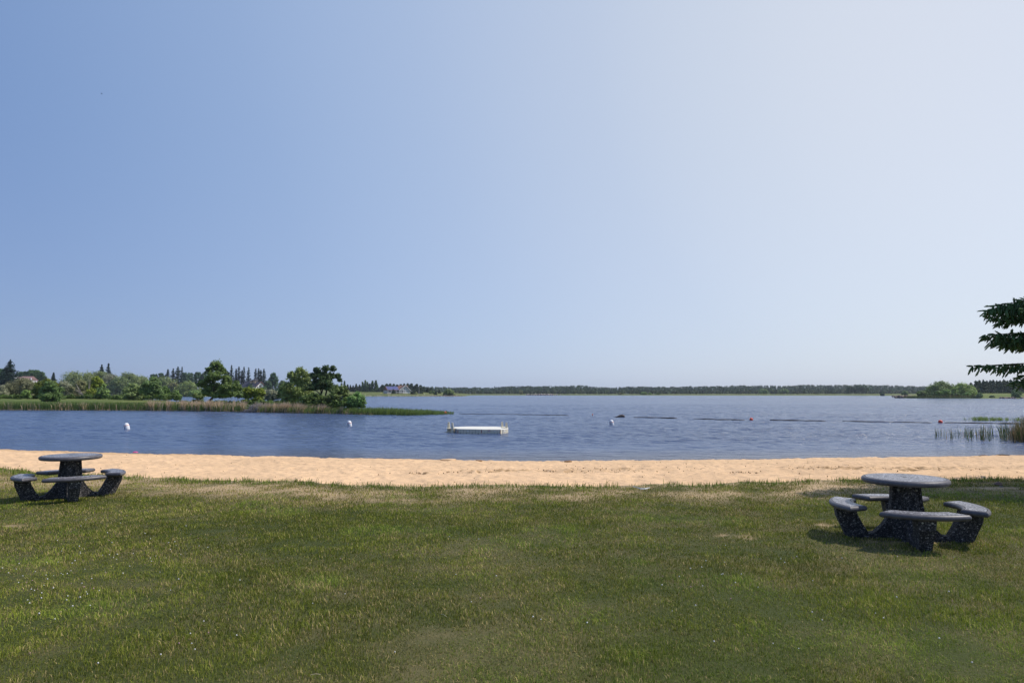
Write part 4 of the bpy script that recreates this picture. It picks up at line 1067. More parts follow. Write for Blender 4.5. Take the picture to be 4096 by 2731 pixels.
leafy('leafy_tree', 'small leafy tree on the bank near the right edge of the photo', 'tree', 312, [(4066, 1565, 11, 8), (4058, 1575, 14, 10), (4078, 1575, 14, 10), (4068, 1584, 18, 9)], (4068, 1595), (.080, .125, .045), .4, 1.1, .95, tr=.15, nmax=2500)
protoS = None
for i, (px, top) in enumerate([(3886, 1532), (3906, 1524), (3920, 1522), (3936, 1521), (3950, 1524), (3963, 1523), (3976, 1521), (3990, 1524), (4003, 1523), (4018, 1520), (4032, 1524), (4046, 1520), (4059, 1523), (4073, 1521), (4088, 1524), (4102, 1522), (3913, 1528), (3942, 1527), (3969, 1526), (3996, 1527), (4024, 1526), (4052, 1526), (4080, 1527)]):
    D = 425 if i < 16 else 436
    lb = 'dark spruce in the dense row behind the right lawn'
    if i == 0: lb = 'lowest spruce, at the left end of the dense right row beside the willow'
    if protoS is None or i == 1:
        q = conifer('spruce_tree', lb, D, px, top, 1577, 17, BLU, 'spruces in a dense row behind the right lawn', 18, per=9, thick=1.4, taper=.62, ragged=.3)
        protoS = q; hp = 1577 - top; Dp = D
    else:
        clone(protoS, D, px, 1577, (D / Dp, D / Dp, (1577 - top) / hp * D / Dp), lb, 'spruces in a dense row behind the right lawn', rz=i * 1.7)

# --- far wood, one mass
g = np.random.default_rng(55)
tp = [(-300, 1551), (0, 1552), (600, 1553), (1400, 1549), (1640, 1546), (1700, 1548), (1800, 1549), (1960, 1551), (2000, 1547), (2050, 1543.5), (2130, 1545), (2250, 1544.5), (2330, 1541.5), (2380, 1548), (2450, 1551), (2500, 1548), (2560, 1546.5), (2650, 1548), (2700, 1548.5), (2820, 1545), (2930, 1543), (3000, 1543), (3090, 1542.5), (3140, 1544), (3220, 1538.5), (3290, 1541), (3400, 1540), (3430, 1539), (3500, 1541), (3550, 1541.5), (3620, 1544), (3680, 1547), (3720, 1546), (4000, 1546), (4500, 1546)]
out = []
for row, (D0, f) in enumerate([(1350, 0.0), (1300, .0), (1240, .12), (1180, .22), (1120, .36), (1060, .52), (1010, .66), (970, .85)]):
    for px in np.arange(-300, 4500, 9.5 if row < 6 else 12.5):
        if px < 1600 and row not in (1, 3, 5): continue
        if row == 7 and g.random() < .45: continue
        x_ = px + g.normal() * 3.5; D = D0 + g.normal() * 16
        top = np.interp(x_, [q[0] for q in tp], [q[1] for q in tp]); top = top + (1572 - top) * f + g.normal() * 1.1
        P = W(x_, top, D); B = W(x_, 1574, D)
        H_ = max(3.0, P.z - B.z); r = min(H_ * .5, 3.0 + 3.2 * g.random()) * (1.25 if row > 4 else 1)
        con = g.random() < (.55 if row < 5 else .1)
        n = 64
        t = g.random(n) ** (.8 if con else .6)
        a = g.random(n) * 2 * np.pi
        rad = r * ((1 - t) ** .7 * .8 + .06 if con else np.sqrt(np.clip(1 - (1.7 * t - .85) ** 2, .02, 1)))
        rr = rad * (.6 + .5 * g.random(n))
        V_ = np.stack([P.x + np.cos(a) * rr, P.y + np.sin(a) * rr, B.z + t * H_], -1)
        N = np.stack([np.cos(a), np.sin(a), .5 + 0 * a], -1) + g.normal(size=(n, 3)) * .5; N /= np.linalg.norm(N, axis=1)[:, None]
        base = np.array((.036, .068, .038) if con else (.052, .092, .040)) * (.75 + .6 * g.random())
        if row >= 6: base = np.array((.075, .105, .038)) * (.7 + .6 * g.random())
        out.append(leaf_quads(V_, N, np.full(n, 2.4 if not con else 2.0), base * (.8 + .4 * g.random((n, 1))), g))
V, Fc, C = join(out)
tag(from_np('forest', V, Fc, M_leaf, C=C), 'far off mixed wood lining the opposite shore', 'forest', kind='stuff')

# ------------------------------------------------------------------ reeds
M_reed = attr_mat('reed_blades', .6, .42, spec=.2)
def reeds(name, label, cat, px0, px1, n, Dn, depth, hfun, colf, lean, width, az=None, seed=1, dens=None, clump=0):
    g = np.random.default_rng(seed)
    px = g.uniform(px0, px1, n)
    if clump:
        cc = g.uniform(px0, px1, clump); px = np.where(g.random(n) < .75, cc[g.integers(0, clump, n)] + g.normal(0, (px1 - px0) / clump * .28, n), px)
    if dens is not None: px = px[g.random(n) < dens(px)]
    n = len(px)
    D = Dn(px) + depth * g.random(n)
    x = (px - 2048) / F * D
    L = hfun(px) * (.62 + .45 * g.random(n))
    az_ = None if az is None else az + g.normal(0, .7, n)
    z0 = WZ - .05 + .0 * x
    V, Fc, C = blades(x, D, z0, L, width * (.7 + .6 * g.random(n)), colf(px, g), lean=lean, az=az_, seed=seed, stiff=.2)
    return tag(from_np(name, V, Fc, M_reed, C=C), label, cat, kind='stuff')
def Dline(pts):
    return lambda px: np.interp(px, [q[0] for q in pts], [Dw(q[1]) for q in pts])
Dspit = Dline([(-500, 1638.5), (0, 1640), (400, 1641), (640, 1642.5), (760, 1644), (900, 1646), (1060, 1650), (1300, 1654), (1500, 1659), (1640, 1661), (1800, 1656.5)])
gcol = lambda px, g: np.array([.20, .275, .075]) * (.6 + .8 * g.random((len(px), 1)))
dcol = lambda px, g: np.array([.72, .55, .36]) * (.55 + .6 * g.random((len(px), 1)))
reeds('green_reeds', 'green reeds fringing the water along the spit', 'reeds', -250, 1420, 42000, Dspit, 7, lambda p_: np.interp(p_, [0, 700, 1000, 1420], [1.30, 1.30, 1.15, 1.0]), gcol, .6, .055, az=-.2, seed=11)
reeds('green_reeds', 'bright green reeds thinning out at the tip of the spit', 'reeds', 1400, 1815, 9000, Dspit, 4.5, lambda p_: np.interp(p_, [1400, 1560, 1700, 1815], [.95, .95, .72, .42]), gcol, .9, .04, az=-.1, seed=12, dens=lambda p_: np.interp(p_, [1400, 1650, 1750, 1815], [1, .9, .5, .12]))
reeds('dry_reeds', 'sparse straw coloured reed stalks along the left water edge', 'reeds', -250, 640, 1500, Dspit, 2.5, lambda p_: 1.35 + 0 * p_, dcol, .7, .06, seed=13, clump=34)
reeds('dry_reeds', 'dense straw coloured reed stalks in the middle of the spit edge', 'reeds', 600, 990, 2400, Dspit, 3, lambda p_: 1.62 + 0 * p_, dcol, .5, .07, seed=14, clump=30)
reeds('dry_reeds', 'dense straw coloured reeds leaning over right of the stick pile', 'reeds', 1020, 1400, 3600, Dspit, 3, lambda p_: np.interp(p_, [1020, 1150, 1300, 1400], [1.35, 1.45, 1.3, .9]), dcol, .75, .055, az=-.1, seed=15, clump=26)
reeds('reed_litter', 'broken pale stalks lying at the foot of the spit reeds', 'reeds', -250, 1500, 6000, Dspit, .8, lambda p_: .34 + 0 * p_, dcol, 1.6, .05, seed=16)
rcol = lambda px, g: np.where(g.random((len(px), 1)) < .86, np.array([[.055, .090, .022]]), np.array([[.34, .25, .14]])) * (.6 + .8 * g.random((len(px), 1)))
reeds('green_reeds', 'scattered upright green reeds in the shallows at right', 'reeds', 3712, 4150, 620, Dline([(3700, 1757), (3850, 1762), (4000, 1766), (4200, 1770)]), 4.0, lambda p_: np.interp(p_, [3712, 3850, 3950, 4100], [.66, .74, .95, 1.35]), rcol, .35, .017, seed=17, clump=24, dens=lambda p_: np.interp(p_, [3700, 3900, 4000, 4100], [.4, .55, .95, 1]))
reeds('green_reeds', 'thick brownish reed stand cut off by the right edge', 'reeds', 4020, 4330, 2600, Dline([(4000, 1768), (4330, 1775)]), 4.0, lambda p_: np.interp(p_, [4020, 4060, 4096, 4330], [.8, 1.15, 1.5, 1.7]), lambda px, g: np.where(g.random((len(px), 1)) < .6, np.array([[.060, .085, .022]]), np.array([[.32, .22, .12]])) * (.5 + .8 * g.random((len(px), 1))), .5, .018, seed=18, dens=lambda p_: np.interp(p_, [4020, 4096], [.35, 1]))
reeds('green_reeds', 'small separate green reed patch behind the boom at right', 'reeds', 3842, 4200, 1500, Dline([(3842, 1682), (4200, 1684)]), 2.0, lambda p_: np.interp(p_, [3842, 3920, 4000, 4200], [.40, .52, .42, .55]), gcol, .9, .022, az=math.pi, seed=19, clump=26, dens=lambda p_: np.interp(p_, [3842, 3900, 3980, 4010, 4200], [.35, 1, .9, .45, .7]))
# strip of reeds on the right point
g = np.random.default_rng(20); n = 9000
px = g.uniform(3600, 3905, n); D = np.interp(px, [3600, 3640, 3780, 3905], [333, 323, 319, 315]) + 12 * g.random(n)
dry = g.random(n) < np.clip((D - np.interp(px, [3600, 3780, 3905], [327, 319, 315])) / 8 - .1, 0, .9)
C = np.where(dry[:, None], np.array([.42, .30, .20]), np.array([.075, .115, .035])) * (.7 + .6 * g.random((n, 1)))
V, Fc, C = blades((px - 2048) / F * D, D, np.full(n, WZ), 1.15 * (.7 + .4 * g.random(n)), np.full(n, .16), C, lean=.4, seed=21)
tag(from_np('point_reeds', V, Fc, M_reed, C=C), 'green and tan reed strip along the right shore point', 'reeds', kind='stuff')

# ------------------------------------------------------------------ rocks
def rocks(name, label, pts, r, colr, seed):
    g = np.random.default_rng(seed); pts = np.array(pts)
    V, Fc = ico_np(pts[:, 0], pts[:, 1], pts[:, 2], np.array(r) * (.6 + .8 * g.random(len(pts))))
    V = V + g.normal(0, .12, V.shape) * np.repeat(np.array(r) * np.ones(len(pts)), 12)[:, None]
    C = np.repeat(np.array(colr) * (.6 + .8 * g.random((len(pts), 1))), 12, axis=0)
    return tag(from_np(name, V, Fc, M_soil, C=C), label, 'rocks', kind='stuff')
g = np.random.default_rng(33)
pp = []
for px in g.uniform(1345, 1860, 420):
    P = W(px, 1584, Dw(1584.9) + g.random() * 3); pp.append((P.x, P.y, WZ + .15 + .25 * g.random()))
rocks('shore_rocks', 'pale rocks lining the waterline below the house lawn', pp, .38, (.46, .39, .33), 1)
pp = []
for px in g.normal(2165, 32, 70):
    P = W(px, 1580, Dw(1580.9) + 4 + g.random() * 8); pp.append((P.x, P.y, WZ + .5 + .5 * g.random()))
rocks('shore_rocks', 'reddish and white rocks on the far bank opposite the raft', pp, .8, (.42, .33, .29), 2)
pp = []
for px in np.concatenate([g.normal(3598, 9, 60), g.normal(3630, 12, 40), g.uniform(4000, 4140, 60)]):
    P = W(px, 1588, (331 if px < 3700 else 309) + g.random() * 5); pp.append((P.x, P.y, WZ + (.9 if px < 3700 else .2) * g.random()))
rocks('shore_rocks', 'dark and pale boulders at the tip of the right point', pp, .55, (.26, .20, .16), 3)

# ------------------------------------------------------------------ houses
class House:
    def __init__(s, name, label, D, px0, pyb, rot=0.0):
        s.k = D / F; s.px0 = px0; s.pyb = pyb
        s.root = empty(name, W(px0, pyb, D), rot); tag(s.root, label, 'house')
    def x(s, px): return (px - s.px0) * s.k
    def z(s, py): return (s.pyb - py) * s.k
def prism(bm, pts, y0, y1, mi=0):
    a = [bm.verts.new((p[0], y0, p[1])) for p in pts]; b = [bm.verts.new((p[0], y1, p[1])) for p in pts]
    n = len(pts)
    for i in range(n): bm.faces.new([a[i], a[(i + 1) % n], b[(i + 1) % n], b[i]]).material_index = mi
    for tri in tessellate_polygon([[Vector((p[0], p[1], 0)) for p in pts]]):
        bm.faces.new([a[q] for q in tri]).material_index = mi; bm.faces.new([b[q] for q in tri[::-1]]).material_index = mi
M_panel, n_, l_, p_ = base_mat('solar_cells')
p_.inputs['Roughness'].default_value = .25
tc = n_.new('ShaderNodeTexCoord'); br = n_.new('ShaderNodeTexBrick'); br.offset = 0
br.inputs['Color1'].default_value = (.045, .055, .21, 1); br.inputs['Color2'].default_value = (.055, .065, .23, 1); br.inputs['Mortar'].default_value = (.35, .36, .5, 1)
br.inputs['Scale'].default_value = 1.0; br.inputs['Mortar Size'].default_value = .03; br.inputs['Brick Width'].default_value = .5; br.inputs['Row Height'].default_value = .6
l_.new(tc.outputs['Object'], br.inputs['Vector']); l_.new(br.outputs[0], p_.inputs['Base Color'])
M_sandwall = plain('pale_wall', (.62, .58, .56), .8, .06, 1.5)
M_tanwall = plain('tan_wall', (.42, .24, .15), .8, .1, 1.5)
h = House('lake_house', 'white gabled lake house with brown roof and a long wing of blue solar panels', 572, 1600, 1578, R(32))
h.root.scale = (1.15, 1, 1)
X_, Z_ = h.x, h.z
bm = bmesh.new(); prism(bm, [(X_(1601), -1), (X_(1637), -1), (X_(1637), Z_(1561)), (X_(1618.5), Z_(1543.5)), (X_(1600), Z_(1560))], 0, 11)
from_bm('gable_block', bm, M_white, h.root)
# porch cut is a dark recess box standing proud behind rails
bm = bmesh.new(); box(bm, X_(1585), X_(1601) - .01, .6, 4, Z_(1569), Z_(1560.5)); box(bm, X_(1601.05), X_(1612), -.03, .5, Z_(1568.6), Z_(1561))
from_bm('screened_porch', bm, M_glass, h.root)
bm = bmesh.new(); box(bm, X_(1584), X_(1613), -.8, .7, Z_(1570.4), Z_(1569.2)); box(bm, X_(1584), X_(1612), -.82, -.74, Z_(1567), Z_(1566.6))
for px in (1584.3, 1597.5, 1604, 1612): box(bm, X_(px) - .09, X_(px) + .09, -.84, -.72, Z_(1578), Z_(1560.6))
from_bm('porch_deck', bm, M_white, h.root)
bm = bmesh.new(); box(bm, X_(1586), X_(1600.5), .5, 3, Z_(1579), Z_(1570.5)); box(bm, X_(1601.5), X_(1610), -.03, .4, Z_(1576), Z_(1571))
from_bm('basement_opening', bm, M_glass, h.root)
bm = bmesh.new(); prism(bm, [(X_(1555.5), -2), (X_(1601) - .02, -2), (X_(1601) - .02, Z_(1559.4)), (X_(1555.5), Z_(1559.4))], 1.6, 10)
from_bm('wing_wall', bm, M_sandwall, h.root)
# wing roof, ridge along x
y0, y1, yr, ze, zr = .9, 10.6, 5.6, Z_(1559.8), Z_(1545.2)
bm = bmesh.new()
def roof_x(bm, xa, xb, y0, yr, y1, ze, zr, t=.18, hipL=0.0, hipR=0.0):
    v = [bm.verts.new(q) for q in [(xa, y0, ze), (xb, y0, ze), (xb - hipR, yr, zr), (xa + hipL, yr, zr), (xa, y1, ze), (xb, y1, ze)]]
    w = [bm.verts.new((q.co.x, q.co.y, q.co.z - t)) for q in v]
    for f in [(0, 1, 2, 3), (3, 2, 5, 4), (0, 3, 4), (1, 5, 2)]: bm.faces.new([v[i] for i in f])
    for f in [(0, 1, 5, 4)]: bm.faces.new([w[i] for i in f])
    for a, b in [(0, 1), (1, 5), (5, 4), (4, 0)]: bm.faces.new([v[a], v[b], w[b], w[a]])
roof_x(bm, X_(1554.5), X_(1600), y0, yr, y1, ze, zr)
wr = from_bm('wing_roof', bm, M_brown_roof, h.root)
nrm_ = Vector((0, -(zr - ze), yr - y0)).normalized(); up_ = Vector((0, yr - y0, zr - ze)).normalized(); Ls = math.hypot(yr - y0, zr - ze)
for c in range(9):
    xa = X_(1556.2 + c * 4.7); xb = xa + 4.45 * h.k
    for r_, (fa, fb) in enumerate([(.05, .46), (.48, .84), (.86, .975)]):
        bm = bmesh.new()
        vs = []
        for xx in (xa, xb):
            for f_ in (fa, fb):
                for o_ in (.03, .09):
                    q = Vector((xx, y0, ze)) + up_ * (Ls * f_) + nrm_ * o_; vs.append(bm.verts.new(q))
        bmesh.ops.convex_hull(bm, input=vs)
        from_bm('solar_panel', bm, M_panel, h.root)
# main brown roof behind the gable
bm = bmesh.new(); roof_x(bm, X_(1594), X_(1640), 2.6, 6.8, 11.5, Z_(1559), Z_(1541), .2, X_(1606) - X_(1594), .05)
from_bm('main_roof', bm, M_brown_roof, h.root)
bm = bmesh.new(); prism(bm, [(X_(1637.1), -1), (X_(1639.6), -1), (X_(1639.6), Z_(1542)), (X_(1637.1), Z_(1542))], 5.5, 9); from_bm('side_wall', bm, M_tanwall, h.root)
bm = bmesh.new(); box(bm, X_(1633), X_(1636.5), 3.4, 5.5, Z_(1552), Z_(1545.5)); from_bm('dormer', bm, M_glass, h.root)
# gable roof slabs with white barge boards
for sgn, (xe, ye_) in ((-1, (1595.5, 1561)), (1, (1640.5, 1563))):
    ax, az_ = X_(1619.5), Z_(1540.5); ex, ez = X_(xe), Z_(ye_)
    bm = bmesh.new(); prism(bm, [(ax, az_), (ex, ez), (ex, ez - .15), (ax, az_ - .2)], -.6, 11.4); from_bm('gable_roof', bm, M_brown_roof, h.root)
    bm = bmesh.new(); prism(bm, [(ax, az_ + .12), (ex, ez + .1), (ex, ez - .35), (ax, az_ - .42)], -.75, -.62); from_bm('barge_board', bm, M_white, h.root)
for (a, b, c, d) in [(1606, 1609, 1554.5, 1559), (1613.3, 1617.6, 1552, 1558.8), (1620.8, 1624.2, 1552, 1558.8), (1627.6, 1630.8, 1554, 1558.8), (1613.3, 1617.6, 1562, 1567.6), (1620.8, 1624.2, 1562, 1567.6), (1627.6, 1630.8, 1562, 1567.6), (1632.8, 1635, 1562, 1567.6), (1613.3, 1617.8, 1572.3, 1575.6), (1620.8, 1624.2, 1572.3, 1575.6), (1627.8, 1631, 1572.3, 1575.6), (1632.8, 1634.6, 1572.3, 1574.6)]:
    bm = bmesh.new(); box(bm, X_(a), X_(b), -.05, .03, Z_(d), Z_(c)); wf = from_bm('window', bm, M_glass, h.root)
    if c < 1570:
        bm = bmesh.new(); xm = (X_(a) + X_(b)) / 2; box(bm, xm - .04, xm + .04, -.08, -.052, Z_(d), Z_(c)); from_bm('window_bar', bm, M_white, wf)
for pts in ([(1613.8, 1550.6), (1617.6, 1550.6), (1617.6, 1546.8)], [(1620.8, 1546.8), (1620.8, 1550.6), (1624.4, 1550.6)]):
    bm = bmesh.new(); prism(bm, [(X_(a), Z_(b)) for a, b in pts], -.05, .03); from_bm('window', bm, M_glass, h.root)
for (a, b, c, d) in [(1563.5, 1567, 1562, 1567.5), (1577, 1580, 1561.5, 1568)]:
    bm = bmesh.new(); box(bm, X_(a), X_(b), 1.53, 1.63, Z_(d), Z_(c)); from_bm('window', bm, M_glass, h.root)

h = House('gabled_house', 'white gabled house with long dark roof and two cupolas among the trees', 600, 1041, 1566, R(-30))
hw_, L_, zr, ze, kk = 4.6, 19.5, (1566 - 1527) * 600 / F, (1566 - 1546) * 600 / F, 600 / F
bm = bmesh.new()
v = []
for xx in (-L_, 0): v.append([bm.verts.new(q) for q in [(xx, -hw_, -1), (xx, hw_, -1), (xx, hw_, ze), (xx, 0, zr - .1), (xx, -hw_, ze)]])
for i in range(5): bm.faces.new([v[0][i], v[0][(i + 1) % 5], v[1][(i + 1) % 5], v[1][i]])
bm.faces.new(v[0]); bm.faces.new(v[1])
from_bm('wall', bm, M_white, h.root)
for sg_ in (-1, 1):
    bm = bmesh.new()
    q = [Vector((-L_ - .6, 0, zr + .12)), Vector((.7, 0, zr + .12)), Vector((.7, sg_ * (hw_ + .8), ze - .45)), Vector((-L_ - .6, sg_ * (hw_ + .8), ze - .45))]
    vs = [bm.verts.new(t) for t in q] + [bm.verts.new(t - Vector((0, 0, .16))) for t in q]
    bmesh.ops.convex_hull(bm, input=vs); from_bm('roof', bm, M_dark_roof, h.root)
    bm = bmesh.new(); q = [(0.72, 0, zr + .16), (0.72, sg_ * (hw_ + .85), ze - .42), (0.72, sg_ * (hw_ + .85), ze - .72), (0.72, 0, zr - .2)]
    vs = [bm.verts.new(t) for t in q] + [bm.verts.new((t[0] + .1, t[1], t[2])) for t in q]
    bmesh.ops.convex_hull(bm, input=vs); from_bm('barge_board', bm, plain('red_brown_trim', (.33, .12, .10), .7, .1, 3), h.root)
for (a, b, c, d) in [(-1.3, 1.3, 3.3, 5.2), (-3.4, -1.9, 3.2, 4.3), (1.9, 3.4, 3.2, 4.3), (-1.3, 1.3, 2.1, 2.7), (-3.4, -1.9, 2.1, 2.7), (1.9, 3.4, 2.1, 2.7), (-3.4, 3.2, .4, 1.5)]:
    bm = bmesh.new(); vs = box(bm, -.02, .06, a, b, c, d)
    if b - a == 2.6 and d > 5: lathe_pts = [bm.verts.new((x_, 1.3 * math.cos(t), 5.2 + .9 * math.sin(t))) for t in np.linspace(0, math.pi, 9) for x_ in (-.02, .06)]; bmesh.ops.convex_hull(bm, input=bm.verts[:])
    wf = from_bm('window', bm, M_glass, h.root)
    bm = bmesh.new()
    for t in (.33, .66): y_ = a + (b - a) * t; box(bm, .062, .1, y_ - .05, y_ + .05, c, d)
    from_bm('window_bar', bm, M_white, wf)
for xx, s_, hh in ((-6.6, 1.0, 1.9), (-10.6, 1.05, 1.2)):
    bm = bmesh.new(); vs = [bm.verts.new((xx + a * 1.4 * s_, b * 1.4 * s_, z)) for a in (-1, 1) for b in (-1, 1) for z in (zr - 1.6, zr + hh - .6)]; bmesh.ops.convex_hull(bm, input=vs)
    cu = from_bm('cupola', bm, plain('peach_wall', (.70, .48, .34), .7, .08, 2), h.root)
    bm = bmesh.new(); b4 = [bm.verts.new((xx + a * 2.3 * s_, b * 2.3 * s_, zr + hh - .59)) for a, b in [(-1, -1), (1, -1), (1, 1), (-1, 1)]]; ap = bm.verts.new((xx, 0, zr + hh + 1.0))
    bm.faces.new(b4)
    for i in range(4): bm.faces.new([b4[i], b4[(i + 1) % 4], ap])
    from_bm('cupola_roof', bm, M_dark_roof, cu)
bm = bmesh.new(); box(bm, -9.5, -5.2, -hw_ - 2.4, -hw_, 2.2, 2.45); box(bm, -9.5, -5.2, -hw_ - 2.4, -hw_ - 2.3, 2.45, 3.5)
from_bm('balcony', bm, M_white, h.root)

h = House('red_roofed_house', 'house with faded red brown roof half hidden behind the grey willow at far left', 450, 80, 1530)
X_, Z_ = h.x, h.z
M_red_roof = plain('faded_red_roof', (.27, .16, .145), .9, .12, 3)
bm = bmesh.new(); box(bm, X_(52), X_(111), 1, 9, -2, Z_(1520.5)); box(bm, X_(-40), X_(51.8), 2, 9, -2, Z_(1512)); box(bm, X_(111.05), X_(124), .6, 6, -2, Z_(1520)); from_bm('wall', bm, M_sandwall, h.root)
bm = bmesh.new(); roof_x(bm, X_(50), X_(112), .3, 5, 9.8, Z_(1520.5), Z_(1504), .2); from_bm('roof', bm, M_red_roof, h.root)
bm = bmesh.new(); roof_x(bm, X_(108), X_(125), 0, 3.4, 6.6, Z_(1520), Z_(1510.5), .2); from_bm('roof', bm, M_red_roof, h.root)
bm = bmesh.new(); prism(bm, [(X_(118), Z_(1521)), (X_(124.2), Z_(1521)), (X_(124.2), Z_(1518)), (X_(123), Z_(1511.5))], -.1, .5); from_bm('gable_trim', bm, M_white, h.root)
bm = bmesh.new(); roof_x(bm, X_(-42), X_(51.9), 1.2, 5.5, 9.8, Z_(1511.5), Z_(1505), .3); from_bm('roof', bm, M_white, h.root)

# ------------------------------------------------------------------ poles, small things on the far shore
def pole(name, label, cat, px, top, base, D, r=.09):
    root = empty(name, W(px, base, D)); tag(root, label, cat)
    H_ = (base - top) * D / F
    bm = bmesh.new(); tube(bm, [(0, 0, -1), (0, 0, H_)], [r, r * .7], 8); from_bm('pole', bm, M_white if name != 'mast' else M_grey_metal, root)
    return root, H_
root, H_ = pole('street_lamp', 'white globe lamp on a pole left of the tallest spit tree', 'lamp', 790, 1520, 1550, 465, .12)
bm = bmesh.new(); bmesh.ops.create_icosphere(bm, subdivisions=2, radius=.33); bmesh.ops.translate(bm, verts=bm.verts, vec=(0, 0, H_ + .3)); from_bm('globe', bm, M_white, root, True)
root, H_ = pole('flagpole', 'short flagpole with red and white flag beside the white globe lamp', 'flagpole', 794.5, 1529, 1552, 463, .08)
bm = bmesh.new(); box(bm, .08, .55, -.02, .02, H_ - 1.0, H_ - .1); box(bm, .95, 1.3, -.02, .02, H_ - 1.0, H_ - .1); fl = from_bm('flag', bm, M_red, root)
bm = bmesh.new(); box(bm, .552, .948, -.018, .018, H_ - 1.0, H_ - .1); from_bm('flag_centre', bm, M_white, fl)
root, H_ = pole('bare_pole', 'tall pale bare pole on the lawn right of the solar panelled house', 'pole', 1676, 1541, 1573, 572, .11)
bm = bmesh.new(); bmesh.ops.create_icosphere(bm, subdivisions=2, radius=.16); bmesh.ops.translate(bm, verts=bm.verts, vec=(0, 0, H_)); from_bm('finial', bm, M_white, root, True)
root, H_ = pole('mast', 'thin mast with pale tip above the dark trees right of the big left spruce', 'mast', 71, 1489, 1530, 448, .08)
bm = bmesh.new(); box(bm, -.35, .35, -.1, .1, H_, H_ + .28, .05, .02); from_bm('mast_head', bm, M_white, root)
def boat(label, px, py, D, L, mat):
    root_bm = bmesh.new()
    n = 11; sec = []
    for i in range(n):
        t = i / (n - 1); w = .5 * math.sin(math.pi * min(1, .12 + t * .95)) ** .6 * L * .32; hgt = .17 * L * (.6 + .4 * math.sin(math.pi * t))
        sec.append([root_bm.verts.new(((t - .5) * L, w * math.cos(a), hgt * math.sin(a))) for a in np.linspace(0, math.pi, 9)])
    for a, b in zip(sec[:-1], sec[1:]):
        for i in range(8): root_bm.faces.new([a[i], a[i + 1], b[i + 1], b[i]])
    root_bm.faces.new(sec[0]); root_bm.faces.new(sec[-1])
    o = from_bm('upturned_boat', root_bm, mat, None, True); o.location = W(px, py, D); tag(o, label, 'boat')
boat('small pale yellow upturned boat on the lawn left of the solar panelled house', 1524, 1573.2, 580, 1.9, plain('yellow_paint', (.78, .62, .20), .5, .05, 3))
boat('white upturned boat on the rocks at the waterline below the house', 1662, 1584.8, 547, 2.3, M_white)
root = empty('garden_ornament', W(1697, 1580.5, 556)); tag(root, 'small white upright ornament on the rocky bank right of the house', 'ornament')
bm = bmesh.new(); lathe(bm, [(.32, -.2), (.32, .12), (.2, .15), (.16, .5), (.22, .75), (.14, 1.0), (.17, 1.12), (.1, 1.28), (0, 1.32)], 14); from_bm('figure', bm, M_white, root, True)
bm = bmesh.new(); box(bm, -.5, .5, -.4, .4, -.6, -.2); from_bm('plinth', bm, M_stone, root)

# ------------------------------------------------------------------ dead wood on the spit
M_dead = attr_mat('dead_wood', .9)
def sticks(name, label, cat, P0, N_, fn, seed, colr=(.36, .29, .24)):
    g = np.random.default_rng(seed); bm = bmesh.new()
    for i in range(N_):
        a, b, r = fn(g, i)
        tube(bm, [a, Vector(a).lerp(Vector(b), .5) + Vector(g.normal(0, .04, 3)), b], [r, r * .8, r * .35], 5)
    o = from_bm(name, bm, [M_bark_pale]); o.location = P0; return tag(o, label, cat)
D0 = 83.5
def pile(g, i):
    a = g.random() * 2 * math.pi; rr = g.random() ** .6; R_ = 1.35
    x = math.cos(a) * rr * R_; y = math.sin(a) * rr * .9 - .3
    z = 1.25 * math.sqrt(max(0, 1 - rr ** 2)) * g.uniform(.6, 1)
    d = Vector((-x * .5 + g.normal() * .6, g.normal() * .4, .5 + g.normal() * .5)); d.normalize(); L = g.uniform(.35, 1.0)
    p = Vector((x, y, z * .8)); return p - d * L * .6, p + d * L * .4, g.uniform(.012, .035)
sticks('stick_pile', 'grey domed pile of beaver cut sticks between the reed stands on the spit', 'stick pile', W(1038, 1647, D0), 330, pile, 3)
def pile2(g, i):
    x = g.uniform(-.7, .8); d = Vector((g.normal(), g.normal() * .4, g.normal() * .35)).normalized(); L = g.uniform(.3, .9)
    p = Vector((x, g.normal() * .3, .12 + .35 * g.random() * (.8 - abs(x)))); return p - d * L * .5, p + d * L * .5, g.uniform(.012, .03)
sticks('stick_pile', 'low spill of grey driftwood sticks at the left foot of the big stick pile', 'stick pile', W(1004, 1648.5, D0), 120, pile2, 4)
def fan(dx, dz, n):
    def f(g, i):
        t = g.random() * .5; a = Vector((dx * t, 0, dz * t)); s_ = g.uniform(.6, 1.1)
        return a, Vector((dx * s_ + g.normal() * abs(dx) * .08, g.normal() * .3, dz * s_ + g.normal() * abs(dz) * .25)), g.uniform(.02, .06)
    return f
sticks('fallen_branch', 'bare pale fallen branch reaching right over the first water gap', 'branch', W(430, 1592, 160), 12, fan(2.4, 1.4, 9), 6)
sticks('fallen_branch', 'bare brown branches fanning to the left under the leaning olive tree', 'branch', W(340, 1590, 155), 12, fan(-2.3, 2.2, 9), 7)
sticks('dead_tree', 'dead pale forked trunk standing between the leaning olive and yellow green trees', 'tree', W(352, 1590, 151), 7, fan(.35, 4.3, 7), 8)

